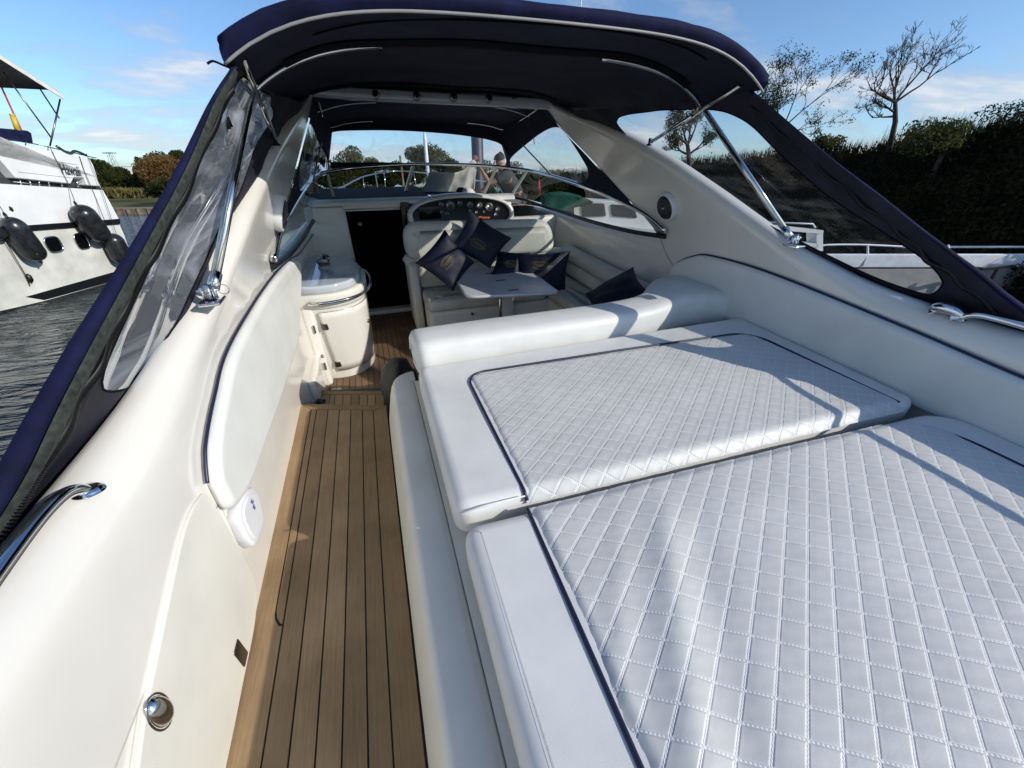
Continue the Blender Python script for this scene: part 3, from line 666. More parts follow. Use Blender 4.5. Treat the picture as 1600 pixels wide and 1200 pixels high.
# dinette / helm seat ---------------------------------------------------
seat = Y.part('dinette_base', MB().box((1.25, 4.22, -.17), (1.68, .72, .38), bev=.05).box((2.06, 3.2, -.17), (.62, 1.9, .38), bev=.04).box((1.2, 4.78, .0), (1.80, .42, .72), bev=.05).box((.34, 4.50, .04), (.10, .55, .8), bev=.04), 'gelm')
sb = rounded([V((.28, 4.42, .44)), V((.29, 4.48, .825)), V((1.95, 4.48, .775)), V((2.02, 4.42, .40))], .17, 8)
Y.part('helm_backrest', MB().pad([p + V((0, -.0, 0)) for p in densify(sb, .08)], (0, -1, 0.1), .17, .07, crown=.01), 'vinylc', seat)
Y.part('backrest_roll', MB().tube(smooth_path([(.31, 4.36, .46), (.33, 4.34, .44), (.7, 4.34, .43), (1.2, 4.34, .43), (1.8, 4.34, .43), (2.1, 4.3, .42)], 4), .055, 12), 'vinylc', seat)
Y.part('backrest_pad', MB().pad(densify(rounded([V((.40, 4.42, .14)), V((.40, 4.42, .42)), V((2.2, 4.42, .42)), V((2.2, 4.42, .14))], .03), .1), (0, -1, 0), .10, .03), 'vinylc', seat)
st = rounded([V((.40, 3.84, .02)), V((.40, 4.36, .02)), V((1.75, 4.36, .02)), V((1.75, 3.84, .02))], .10, 6)
Y.part('seat_cushion', MB().pad(densify(st, .06), (0, 0, 1), .12, .045, crown=.008), 'vinylc', seat)
st = rounded([V((1.76, 2.35, .02)), V((1.76, 4.36, .02)), V((2.24, 4.36, .02)), V((2.24, 2.35, .02))], .04, 4)
Y.part('seat_cushion', MB().pad(densify(st, .08), (0, 0, 1), .12, .04, crown=.008), 'vinylc', seat)
for z0, r0 in ((.38, .085), (.22, .085)):
    Y.part('wall_roll', MB().tube(smooth_path([(2.29, 4.45, z0 + .02), (2.24, 4.40, z0 + .02), (2.225, 4.2, z0 + .01), (2.22, 3.6, z0), (2.22, 3.0, z0), (2.22, 2.3, z0)], 5), r0, 14), 'vinylc', seat)
Y.part('seat_lock', MB().lathe((.86, 3.855, -.04), (0, -1, 0), [(.014, 0), (.014, .015), (0, .018)], 10), 'ssd', seat)
# bow rail -----------------------------------------------------------------
rt = [V((X0 + s_ * w_, y_, z_)) for s_, w_, y_, z_ in ((-1, 1.42, 6.8, .66), (-1, 1.38, 7.4, .86), (-1, 1.20, 8.5, .87), (-1, .85, 9.8, .94), (-1, .35, 11.0, .96), (1, .0, 11.3, .97), (1, .35, 11.0, .96), (1, .85, 9.8, .94), (1, 1.20, 8.5, .92), (1, 1.38, 7.4, .92), (1, 1.42, 6.8, .66))]
br = Y.part('bow_rail', MB().tube(smooth_path(rt, 6), .014, 8), 'ss')
for s in (-1, 1):
    for w_, y_ in ((1.38, 7.3), (1.20, 8.5), (.85, 9.8), (.35, 10.95)):
        Y.part('stanchion', MB().tube([(X0 + s * (w_ + .03), y_, hY(y_) - .02), (X0 + s * w_, y_, .91 + (y_ - 7.4) * .013)], .011, 6), 'ss', br)
Y.part('foredeck_lamp', MB().tube([(.25, 9.6, .5), (.25, 9.6, 1.04), (.45, 9.6, 1.06)], .012, 6).lathe((.47, 9.6, 1.05), (1, 0, 0), [(.03, 0), (.03, .06), (0, .07)], 8), 'ss')
# ================================================================== SUNPAD CUSHIONS
def quilt_panel(c00, c10, c01, c11, z, hump, skip=None, step=.0085):
    """c = corners (x,y); u along X, v along Y"""
    nu = int(max(math.dist(c00, c10), math.dist(c01, c11)) / step); nv = int(max(math.dist(c00, c01), math.dist(c10, c11)) / step)
    rows = []
    for i in range(nu + 1):
        u = i / nu; row = []
        for j in range(nv + 1):
            v = j / nv
            x = (c00[0] * (1 - u) + c10[0] * u) * (1 - v) + (c01[0] * (1 - u) + c11[0] * u) * v
            y = (c00[1] * (1 - u) + c10[1] * u) * (1 - v) + (c01[1] * (1 - u) + c11[1] * u) * v
            wx = noise.noise(V((x * 3.1, y * 3.1, z))) * .006
            a = ((y + QS2 * x) / QP) % 1; b = ((y - QS * x) / QP) % 1
            pa = math.sin(math.pi * a); pb = math.sin(math.pi * b)
            q = (min(pa, pb) ** .42) * .0024
            e = min(u, 1 - u) * nu * step; f = min(v, 1 - v) * nv * step; ed_ = min(e, f)
            zz_ = z + q + hump(x, y, u, v) - .012 * (1 - sm(0, .035, ed_)) + noise.noise(V((x * 4, y * 4, 3.3))) * .0025 + noise.noise(V((x * 1.6, y * 2.5, 1.3))) * .004 + noise.noise(V((x * 16, y * 16, 7))) * .0008
            row.append(V((x, y, zz_)))
        rows.append(row)
    def keep(i, j): return True if skip is None else not skip(rows[i][j])
    return MB().grid(rows, keep=keep)
def corner_skip(cx, cy, r, sx, sy):
    def f(p):
        dx = (cx + sx * r - p.x) * sx; dy = (cy + sy * r - p.y) * sy
        return dx > 0 and dy > 0 and dx * dx + dy * dy > r * r
    return f
# forward pad
fp = Thing('forward_sunpad', 'diamond-quilted white sunpad cushion nearest the bolster, with navy piping on three sides', 'cushion', (1.2, 1.35, .34))
O1 = rounded([V((.095, .842, .36)), V((.095, 1.86, .36)), V((2.30, 1.86, .36)), V((2.27, .80, .36)), V((2.2, .775, .36))], .07, 6)
fp.part('cushion_body', MB().pad(densify(O1, .05), (0, 0, 1), .145, .045, crown=.0), 'vinyl')
sk1 = corner_skip(.325, 1.68, .10, 1, -1); sk2 = corner_skip(2.13, 1.63, .16, -1, -1)
qp = quilt_panel((.335, .822), (2.15, .765), (.325, 1.68), (2.13, 1.63), .510, lambda x, y, u, v: .004 * math.sin(math.pi * u) - .026 * (1 - sm(-.01, .065, v)), lambda p: sk1(p) or sk2(p))
fp.part('quilted_top', qp, 'quilt')
pth = [V((.337, .828, .485)), V((.336, .86, .504)), V((.328, 1.3, .508))] + [V((.325 + .10 - .10 * math.cos(a), 1.68 - .10 + .10 * math.sin(a), .508)) for a in [math.pi / 2 * k / 6 for k in range(7)]] + [V((1.2, 1.657, .512))] + [V((2.13 - .16 + .16 * math.sin(a), 1.63 - .16 + .16 * math.cos(a), .508)) for a in [math.pi / 2 * k / 6 for k in range(7)]] + [V((2.15, .80, .500))]
fp.part('piping', MB().tube(pth, .0065, 8), 'navyp')
fp.part('seam', MB().tube([V((.11, .842, .495)), V((.2, .835, .507)), V((.33, .832, .505))], .003, 6), 'vinyl')
# aft pad
ap = Thing('aft_sunpad', 'large diamond-quilted white sunpad cushion at the lower right, creased along its left part', 'cushion', (1.2, 0, .34))
O2 = rounded([V((.09, -.9, .36)), V((.105, .80, .36)), V((2.20, .725, .36)), V((2.30, .64, .36)), V((2.30, -.9, .36))], .06, 6)
ap.part('cushion_body', MB().pad(densify(O2, .05), (0, 0, 1), .135, .045, crown=0), 'vinyl')
def hump2(x, y, u, v):
    d = (x - .52) - .62 * (y - .30)
    g_ = .011 * math.exp(-(d / .055) ** 2) - .004 * math.exp(-((d - .12) / .05) ** 2) + .004 * math.exp(-((d + .16) / .04) ** 2)
    return g_ * (1 - sm(.45, .74, y)) + .006 * math.sin(math.pi * u) + .004
sk3 = corner_skip(2.12, .71, .22, -1, -1)
ap.part('quilted_top', quilt_panel((.30, -.55), (2.12, -.55), (.325, .79), (2.12, .71), .497, hump2, sk3, .0082), 'quilt')
ap.part('piping', MB().tube([V((.297, -.6, .494)), V((.305, .0, .495)), V((.314, .4, .496)), V((.322, .79, .494))], .0068, 8), 'navyp')
ap.part('piping', MB().tube([V((2.13, -.6, .495))] + [V((2.12 - .22 + .22 * math.cos(a), .71 - .22 + .22 * math.sin(a), .497)) for a in [math.pi / 2 * k / 8 for k in range(6)]], .005, 8), 'navyp')
ap.part('seam', MB().tube([V((.145, -.6, .494)), V((.142, 0, .4945)), V((.145, .4, .4945)), V((.15, .76, .494))], .0010, 5), 'vinylc')
# bolster -----------------------------------------------------------------
bt = Thing('bolster_backrest', 'long plain white padded bolster behind the forward sunpad', 'bolster', (1.1, 2.05, .36))
axis = smooth_path([(.085, 2.0, 0), (.22, 2.01, 0), (.6, 2.02, 0), (1.1, 2.02, 0), (1.5, 2.04, 0), (1.75, 2.10, 0), (1.96, 2.22, 0), (2.16, 2.33, 0), (2.42, 2.42, 0)], 5)
rows = []
for i, p in enumerate(axis):
    t = (axis[min(i + 1, len(axis) - 1)] - axis[max(i - 1, 0)]).normalized(); nn = V((-t.y, t.x, 0))
    f = i / (len(axis) - 1); e = min(1, .25 + math.sqrt(min(1, f / .06)) * .75)
    wa = (.14 + .20 * sm(.62, .95, f)) * e; hh = (.118 + .012 * sm(.55, .8, f) - .03 * sm(.85, 1, f)) * e
    row = []
    for k in range(20):
        a = 2 * math.pi * k / 20; c_, s_ = math.cos(a), math.sin(a); pw = .5
        row.append(p + nn * (wa * math.copysign(abs(c_) ** pw, c_) - (.10 * sm(.62, .95, f))) + V((0, 0, .50 + hh * math.copysign(abs(s_) ** pw, s_))))
    rows.append(row)
b = MB().grid(rows, cv=True); b.f += [tuple(range(20)), tuple(len(b.v) - 20 + k for k in range(20))]; b.sm += [True, True]
bt.part('bolster_body', b, 'vinyl')
# black bag on the sole
b = MB(); rows = []
for i in range(13):
    a = math.pi * i / 12
    rows.append([V((.00 + .15 * math.sin(a) * math.cos(t), 2.56 + .36 * math.sin(a) * math.sin(t), -.10 - .27 * math.cos(a) * (1 if i > 6 else .95))) for t in [2 * math.pi * k / 20 for k in range(20)]])
rows = [[p + V((noise.noise(p * 7) * .03, noise.noise(p * 6) * .03, noise.noise(p * 8) * .02)) for p in r] for r in rows]
single('storage_bag', b.grid(rows, cv=True), 'blackbag', 'round black soft bag standing on the teak sole beside the left end of the bolster', 'bag', (-.02, 2.52, -.36))
b = MB(); rows = []
for i in range(9):
    a = math.pi * i / 8
    rows.append([V((.78 + .26 * math.sin(a) * math.cos(t), 2.9 + .22 * math.sin(a) * math.sin(t), -.18 - .18 * math.cos(a))) for t in [2 * math.pi * k / 20 for k in range(20)]])
single('black_pouf', b.grid(rows, cv=True), 'blackbag', 'low black pouf just showing over the bolster in front of the dinette bench', 'pouf', (.78, 2.9, -.36))
# table ----------------------------------------------------------------------
tb = Thing('cockpit_table', 'white pedestal table with rounded corners and tapered top in front of the dinette', 'table', (1.35, 3.75, -.36))
O = rounded([atZ(x_, y_, .30) for x_, y_ in ((704, 427), (729, 468), (876, 461), (822, 421))], .09, 6)
tb.part('table_top', MB().pad(densify(O, .06), (0, 0, 1), .03, .012), 'table')
ctr = sum(O, V()) / len(O)
lg = V((ctr.x + .10, ctr.y + .10, 0))
tb.part('table_leg', MB().box(V((lg.x, lg.y, -.03)), (.13, .09, .64), bev=.015), 'plast')
tb.part('leg_tube', MB().tube([V((lg.x - .085, lg.y - .03, -.35)), V((lg.x - .085, lg.y - .03, .29))], .016, 10), 'ss')
for x_, y_ in ((782, 438), (802, 453), (765, 427)):
    tb.part('cup_recess', MB().box(atZ(x_, y_, .332), (.10, .018, .004)), 'black')
# pillows ----------------------------------------------------------------------
def pillow(name, label, c, base, th=.11, em=(.5, .5), es=.085, ea=0.9, nrm=None, emblem=True):
    c = [V(p) for p in c]; P = []; nn = (c[1] - c[0]).cross(c[3] - c[0]).normalized()
    if nn.dot(CB - c[0]) < 0: nn = -nn
    t = Thing(name, label, 'throw cushion', base, group='navy throw cushions with a gold emblem')
    def pt(u, v, s):
        k = .10; uu = u + k * (2 * u - 1) * -(4 * v * (1 - v)) * .5; vv = v + k * (2 * v - 1) * -(4 * u * (1 - u)) * .5
        p = (c[0] * (1 - uu) + c[1] * uu) * (1 - vv) + (c[3] * (1 - uu) + c[2] * uu) * vv
        h = (max(0, (4 * u * (1 - u)) * (4 * v * (1 - v)))) ** .42 * th * .5
        return p + nn * s * h + V((noise.noise(p * 9), noise.noise(p * 9 + V((5, 5, 5))), noise.noise(p * 8))) * .012 * min(1, h * 40)
    R = [[pt(i / 14, j / 14, 1) for j in range(15)] for i in range(15)]; R2 = [[pt(i / 14, j / 14, -1) for j in range(15)] for i in range(15)]
    b = MB().grid(R); b.grid([r[::-1] for r in R2]); t.part('cushion_body', b, 'pillow')
    if emblem:
        e = MB()
        def ep(a, b_):                                     # emblem plane coords
            ca, sa = math.cos(ea), math.sin(ea); x_, y_ = a * ca - b_ * sa, a * sa + b_ * ca
            return pt(em[0] + x_, em[1] + y_, 1) + nn * .004
        for r0, r1 in ((.20, .12), (.165, .088)):
            for h0 in (0, 1):
                e.tube([ep(r0 * math.cos(a), r1 * math.sin(a)) for a in [math.pi * h0 + .35 + (math.pi - .7) * k / 12 for k in range(13)]], .0022, 5)
        for o_ in (-.028, 0, .028):
            e.tube([ep(-.24 + abs(o_) * 2, o_ - .02), ep(-.05, o_), ep(.05, o_), ep(.24 - abs(o_) * 2, o_ + .02)], .0025, 5)
        t.part('emblem', e, 'gold')
    return t
def pc(L_, Ys): return [atY(x_, y_, yy) for (x_, y_), yy in zip(L_, Ys)]
pillow('throw_cushion', 'navy throw cushion standing on one corner at the left end of the bench', pc([(695, 358), (742, 410), (708, 456), (648, 411)], (4.05, 3.95, 3.80, 3.95)), (.65, 3.95, .16), em=(.5, .55), ea=1.5)
pillow('throw_cushion', 'navy throw cushion perched highest, its corner reaching up to the instrument panel', pc([(735, 329), (800, 372), (766, 420), (702, 388)], (4.20, 4.12, 4.0, 4.12)), (1.0, 4.1, .3), em=(.45, .62), ea=0.0)
pillow('throw_cushion', 'navy throw cushion lying between the highest cushion and the right one, just behind the table', pc([(778, 392), (828, 394), (822, 440), (765, 432)], (4.15, 4.12, 3.95, 3.95)), (1.3, 4.05, .2), em=(.45, .55), ea=0.1)
pillow('throw_cushion', 'navy square throw cushion leaning in the corner beside the wall rolls, right of the table', pc([(808, 396), (892, 391), (884, 458), (812, 452)], (4.05, 3.9, 3.75, 3.85)), (1.7, 3.9, .15), em=(.42, .36), ea=0.1)
pillow('throw_cushion', 'navy throw cushion lying flat and shiny against the right end of the bolster', [V((1.62, 2.62, .27)), V((2.02, 2.52, .50)), V((2.16, 2.95, .58)), V((1.78, 3.10, .32))], (1.8, 2.7, .2), emblem=False)
# ================================================================== CANOPY
cn = Thing('boat_canopy', 'dark navy folding canopy with clear side curtains arching over the cockpit', 'canopy', (.84, 2.4, .85))
tw = [(1.98, 1.235), (2.4, 1.26), (3, 1.30), (4.5, 1.33), (5.5, 1.27), (6.36, 1.20)]
tzc = [(1.98, 1.94), (2.42, 1.935), (3.5, 1.985), (4.6, 1.985), (5.5, 1.90), (6.36, 1.77)]
tze = [(1.98, 1.745), (2.42, 1.715), (3, 1.72), (3.8, 1.76), (4.5, 1.81), (5.3, 1.76), (6.36, 1.66)]
def can(u, y, dz=0, dw=0):
    w = sinterp(tw, y) + dw; zc = sinterp(tzc, y); ze = sinterp(tze, y)
    return V((X0 + w * u, y, ze + (zc - ze) * (1 - .15 * u * u - .85 * abs(u) ** 5) + dz))
US = [-1, -.985, -.96, -.92, -.86] + [-.8 + .05 * i for i in range(33)] + [.86, .92, .96, .985, 1]
YS = [1.98 + .02 * i for i in range(4)] + [2.06 + .1 * i for i in range(44)]
YS = [y for y in YS if y < 6.36] + [6.36]
def sag(u, y): return .012 * noise.noise(V((u * 3, y * 2.2, 1))) - .018 * (1 - abs(u) ** 2) * (math.sin((y - 2.42) * 2.6) ** 2 if y > 2.42 else 0)
lin = [[can(u, y, sag(u, y)) for u in US] for y in YS]
cn.part('canopy_lining', MB().grid(lin), 'liner')
rim = [can(u, 1.98) for u in US]
out = [rim]
for k in range(1, 7):
    a = math.pi / 2 * k / 6
    out.append([p + V(((.016 * u) * math.sin(a * 2 if abs(u) > .9 else a) + (-.03 * u * math.sin(a) if abs(u) > .99 else 0), -.03 * math.sin(a * 2) + .03 * (1 - math.cos(a)), (.058 + .012 * abs(u) ** 3) * math.sin(a) + .006 * noise.noise(p * 5 + V((k, 0, 0))))) for p, u in zip(rim, US)])
for y in YS[4:]: out.append([can(u, y, .060 + .010 * abs(u) ** 3 + .01 * noise.noise(V((u * 5, y * 3, 9))), -.012 if abs(u) > .99 else .012) for u in US])
out.append([can(u, 6.38, -.03, .02) for u in US])

cov = cn.part('canopy_cover', MB().grid(out), 'navy')
# close the sides between cover and lining
for sgn, j in ((-1, 0), (1, len(US) - 1)):
    cn.part('side_hem', MB().grid([[lin[i][j] for i in range(4, len(YS))], [out[7 + i - 4][j] for i in range(4, len(YS))]]), 'navy')
cn.part('rim_piping', MB().tube([p + V((0, -.006, -.002)) for p in rim], .0055, 6), 'wpipe')
# seams on the lining
for y_ in (2.42, 4.45):
    st = [[can(u, y_ + d, sag(u, y_ + d) - .007 - (.016 if abs(d) < .03 else 0)) for u in US[4:-4]] for d in (-.06, -.025, .025, .06)]
    cn.part('bow_pocket', MB().grid(st), 'liner2')
cn.part('rim_seam', MB().tube([can(u, 2.0 + .22 * abs(u - .1) ** 2 + .0, -.006) for u in US[6:-6]], .004, 5), 'liner2')
# stainless frame
def cp(s, w, y, z): return V((X0 + s * w, y, z))
kn = (1.245, 2.44, 1.725)
bow = [cp(-1, *kn)] + [can(u, 2.42, -.022) for u in (-.985, -.96, -.92, -.86, -.78, -.7, -.6, -.52)]
cn.part('frame_bow', MB().tube(smooth_path(bow, 3), .0115, 8), 'ss')
bow = [can(u, 2.42, -.022) for u in (.40, .5, .6, .7, .78, .86, .92, .96, .985)] + [cp(1, *kn)]
cn.part('frame_bow', MB().tube(smooth_path(bow, 3), .0115, 8), 'ss')
for s in (-1, 1):
    foot = cp(s, 1.45, 1.66, 1.02); k_ = cp(s, *kn)
    a = foot.lerp(k_, .05)
    strut = cn.part('long_strut', MB().tube([a, foot.lerp(k_, .96)], .0165, 12), 'ss')
    ft = MB().box(foot + V((0, 0, -.01)), (.07, .09, .012), bev=.004).tube([foot + V((-.02, 0, 0)), foot + V((-.02, 0, .04))], .006, 6).tube([foot + V((.02, 0, 0)), foot + V((.02, 0, .04))], .006, 6).tube([foot, foot + V((0, .005, .05))], .011, 8)
    ft.tube([foot + V((-.035, 0, .03)), foot + V((.035, 0, .03))], .005, 6).tube([foot.lerp(k_, .04), foot.lerp(k_, .10)], .021, 12)
    ft.tube([foot + V((-.05 * s, -.0, .03)) + V((math.cos(t) * .018, 0, math.sin(t) * .018)) for t in [2 * math.pi * q / 14 for q in range(14)]], .0015, 4, closed=True)
    cn.part('strut_foot', ft, 'chrome', strut)
    f2 = cp(s, 1.29, 2.96, 1.52); e2x = cp(s, 1.19, 2.08, 1.785)
    st2 = cn.part('short_strut', MB().tube([f2.lerp(e2x, .03), f2.lerp(e2x, .55)], .0135, 10).tube([f2.lerp(e2x, .52), e2x], .0105, 10), 'ss')
    cn.part('strut_foot', MB().lathe(f2 + V((0, 0, -.02)), (0, 0, 1), [(.022, 0), (.022, .01), (.012, .015), (.012, .05), (0, .052)], 12), 'chrome', st2)
    cn.part('knuckle', MB().lathe(k_ + V((-s * .02, 0, 0)), (s, 0, 0), [(.02, 0), (.024, .01), (.024, .035), (.012, .04), (0, .04)], 12).box(k_ + V((0, .02, -.02)), (.03, .05, .03), bev=.008), 'ss', strut)
    cn.part('strut_end', MB().lathe(e2x - V((s * .015, 0, 0)), (s, 0, 0), [(.014, 0), (.014, .03), (0, .03)], 10), 'ss', st2)
    # forward frame
    P1 = cp(s, 1.18, 6.10, 1.70); P2 = cp(s, 1.12, 4.85, 1.85); P3 = cp(s, 1.39, 6.05, 1.50); P4 = onleg(850, 276, 1); P4 = cp(s, P4.x - X0 - .02, P4.y, P4.z)
    cn.part('front_strut', MB().tube([P2, P1], .0085, 6), 'ss'); cn.part('front_strut', MB().tube([P1, cp(s, 1.335, 4.9, 1.20)], .0085, 6), 'ssd')
    hoop = [can(s * u, 5.25, -.03) for u in (.45, .6, .75, .87, .94)] + [cp(s, 1.24, 5.28, 1.62), cp(s, 1.27, 5.3, 1.52)]
    cn.part('front_hoop', MB().tube(smooth_path(hoop, 4), .0085, 6), 'ss')
hb_ = [cp(-1, 1.18, 6.1, 1.70)] + [can(u, 6.15, -.03) for u in (-.9, -.8, -.65, -.5)]
cn.part('front_bow', MB().tube(smooth_path(hb_, 4), .009, 6), 'ss')
cn.part('front_bow', MB().tube([V((X0 - (p.x - X0), p.y, p.z)) for p in smooth_path(hb_, 4)], .009, 6), 'ss')
# curtains -----------------------------------------------------------------
def cw(y, z): return legw(z) + .055 + .045 * sm(1.5, 1.0, z) + .16 * sm(1.0, .62, z) - .03 * sm(1.6, 1.8, z)
def csurf(s, rip=1):
    def f(y, z):
        a = (z - .62 * y); r = .010 * math.sin(a * 26 + 2 * noise.noise(V((y * 1.5, z * 1.5, s))))+ .014 * noise.noise(V((y * 2.2, z * 5, 4 + s)))
        r *= sm(.02, .30, .61 * (y - 2.02) + 1.76 - z); return V((X0 + s * (cw(y, z) - .012 + r * rip), y, z))
    return f
free = [(2.03, 1.755), (1.85, 1.63), (1.565, 1.45), (1.34, 1.313), (1.17, 1.205), (1.02, 1.113), (.89, 1.035), (.73, .935), (.47, .785), (.27, .665)]
outer = free + [(.30, .42), (.84, .50), (1.31, .60), (1.66, .76), (1.94, .97), (2.37, 1.15), (2.95, 1.37), (3.51, 1.54), (4.08, 1.68), (4.45, 1.78), (4.0, 1.79), (3.0, 1.745), (2.42, 1.74)]
wr = [(965, 185), (985, 179), (1030, 173), (1080, 171), (1120, 172), (1148, 180), (1180, 200), (1230, 250), (1300, 310), (1380, 360), (1440, 400), (1470, 428), (1477, 442), (1465, 455), (1440, 458), (1330, 416), (1225, 362), (1100, 297), (1010, 238), (970, 200)]
wl = [(368, 122), (385, 124), (405, 138), (424, 160), (423, 185), (392, 240), (338, 350), (282, 470), (240, 550), (205, 595), (175, 612), (156, 608), (150, 590), (162, 550), (200, 470), (250, 370), (300, 265), (345, 165)]
for s, wpx in ((1, wr), (-1, wl)):
    inn = []
    for x_, y_ in wpx:
        p = onleg(x_, y_, s, .09)
        for it in range(4): p = onleg(x_, y_, s, cw(p.y, p.z) - legw(p.z))
        inn.append(V((p.y, p.z, 0)))
    inn = [(p.x, p.y) for p in smooth_path(inn, 4, True)]
    fab, win, edge = panel_hole(outer, inn, csurf(s), 150, 6)
    cur = cn.part('side_curtain', fab, 'curt')
    cn.part('clear_window', win, 'clear' if s > 0 else 'clearsun', cur)
    cn.part('window_binding', MB().tube(edge, .0035, 5, closed=True), 'liner2', cur)
    fl_ = smooth_path([V((0, a, b_)) for a, b_ in free], 8); S = csurf(s); N_ = len(fl_)
    fp_ = [S(p.y, p.z) for p in fl_]
    roll = [p + V((s * (-.002 + .030 * i / N_), .010 - .012 * i / N_, -.008 + .0 * i)) for i, p in enumerate(fp_)]
    cn.part('rolled_flap', MB().tube(roll, [.008 + .020 * i / len(roll) + .002 * noise.noise(p * 8) for i, p in enumerate(roll)], 12), 'navy', cur)
    band = [[S(p.y - .006, p.z + .004) + V((-s * .016, -.0, 0)) for p in fl_[2:]], [S(p.y + .012, p.z - .008) + V((-s * .026, 0, 0)) for p in fl_[2:]], [S(p.y + .044, p.z - .030) + V((-s * .012, 0, 0)) for p in fl_[2:]]]
    cn.part('zip_tape', MB().grid(band), 'binding' if s < 0 else 'curt', cur)
    z_ = MB(); zp = []
    for i in range(len(fl_) * 5):
        t = i / 5; k = min(int(t), len(fl_) - 2)
        if k < 3: continue
        p = fl_[k].lerp(fl_[k + 1], t - k); wob = .008 * math.sin(i * .16) + .006 * math.sin(i * .07)
        zp.append(S(p.y + .052 + wob, p.z - .036 - wob * .6) + V((-s * .012, 0, 0)))
    for a, b_ in zip(zp, zp[1:]):
        t = (b_ - a); L0 = t.length; nseg = max(1, int(L0 / .0115)); t.normalize(); o = t.cross(V((s, 0, 0))).normalized()
        for q in range(nseg):
            c = a.lerp(b_, q / nseg); z_.tube([c - o * .009, c + o * .009], .0032, 4)
    cn.part('zip_teeth', z_, 'black', cur)
    if s < 0:
        pz = onleg(352, 180, s, .05); zb = MB()
        zb.tube([pz + V((0, 0, .03)), pz + V((0, -.005, -.045))], .007, 6).tube([pz + V((0, .0, .02)), pz + V((.0, .035, -.035))], .007, 6).box(pz + V((0, .01, .03)), (.02, .03, .03), bev=.005)
        cn.part('zip_pull', zb, 'gloss', cur)
        e_ = onleg(352, 103, s, .06); cn.part('tie_strap', MB().tube(smooth_path([e_ + V((.04, .03, -.01)), e_, e_ + V((-.03, -.02, .01)), e_ + V((-.05, -.03, .0))], 4), .004, 5), 'navyp', cur)
# forward side screens
def fsurf(s): return lambda y, z: V((X0 + s * (legw(z) - .012 - .10 * sm(5.2, 6.4, y) + .004 * noise.noise(V((y * 3, z * 4, s)))), y, z))
fo = [(2.85, .93), (3.3, 1.03), (4, 1.10), (4.7, 1.16), (5.5, 1.20), (6.0, 1.22), (6.34, 1.24), (6.38, 1.70), (5.5, 1.80), (4.95, 1.85), (4.72, 1.84), (4.46, 1.66), (3.95, 1.41), (3.50, 1.17), (3.05, .95)]
fwx = [(800, 262), (808, 243), (830, 218), (852, 203), (868, 199), (880, 207), (905, 245), (917, 268), (914, 281), (903, 285), (860, 277), (815, 268)]
inn = [onleg(x_, y_, 1, -.03) for x_, y_ in fwx]
inn = [(p.x, p.y) for p in smooth_path([V((p.y, p.z, 0)) for p in inn], 4, True)]
inn = [(min(a, 6.22), b_) for a, b_ in inn]
for s in (-1, 1):
    fab, win, edge = panel_hole(fo, inn, fsurf(s), 90, 4)
    cur = cn.part('front_side_screen', fab, 'liner'); cn.part('clear_window', win, 'clear2', cur)
def frsurf(x, z): return V((x, 6.37 - .16 * abs((x - X0) / 1.2) ** 3 + .004 * noise.noise(V((x * 4, z * 4, 0))), z))
fo = [(X0 - 1.22, 1.23), (X0 - .7, 1.265), (X0, 1.285), (X0 + .7, 1.265), (X0 + 1.22, 1.23), (X0 + 1.17, 1.72), (X0 + .5, 1.79), (X0, 1.80), (X0 - .5, 1.79), (X0 - 1.17, 1.72)]
fwx = [(511, 222), (514, 212), (524, 206), (560, 204), (620, 204), (700, 209), (755, 217), (780, 226), (787, 240), (786, 258), (783, 263), (700, 259), (620, 254), (520, 253), (511, 248)]
inn = [atY(x_, y_, 6.34) for x_, y_ in fwx]
inn = [(p.x, p.y) for p in smooth_path([V((p.x, p.z, 0)) for p in inn], 3, True)]
fab, win, edge = panel_hole(fo, inn, frsurf, 110, 4)
cur = cn.part('front_screen', fab, 'liner'); cn.part('clear_window', win, 'clear2', cur)
ant = atY(905, 12, 4.9)
single('whip_antenna', MB().tube([V((ant.x, 4.9, 1.9)), V((ant.x + .03, 4.9, 3.4))], [.008, .005], 6), 'rail', 'thin white whip aerial rising above the canopy', 'aerial', (ant.x, 4.9, 1.9))
# ================================================================== PERSON AT THE BOW
pj = {}
def J(k, px, py, y, r): pj[k] = (atY(px, py, y), r)
def skinbody(name, joints, edges, mat, parent, base):
    ks = list(joints); me = bpy.data.meshes.new(name); me.from_pydata([tuple(joints[k][0] - base) for k in ks], [(ks.index(a), ks.index(b_)) for a, b_ in edges], [])
    o = bpy.data.objects.new(name, me); C.objects.link(o); o.parent = parent
    m = o.modifiers.new('s', 'SKIN'); m.use_smooth_shade = True
    for i, k in enumerate(ks):
        r = joints[k][1]; sv = me.skin_vertices[0].data[i]; sv.radius = r if isinstance(r, tuple) else (r, r); sv.use_root = (i == 0)
    sb_ = o.modifiers.new('d', 'SUBSURF'); sb_.levels = 2; sb_.render_levels = 2; me.materials.append(M[mat]); return o
hd = atY(781, 253, 7.05)
per = Thing('person', 'crouching person with short dark hair on the foredeck, one arm raised holding a white cloth', 'person', (hd.x + .1, 7.1, .62))
def rel(dx, dy, dz): return hd + V((dx, dy, dz))
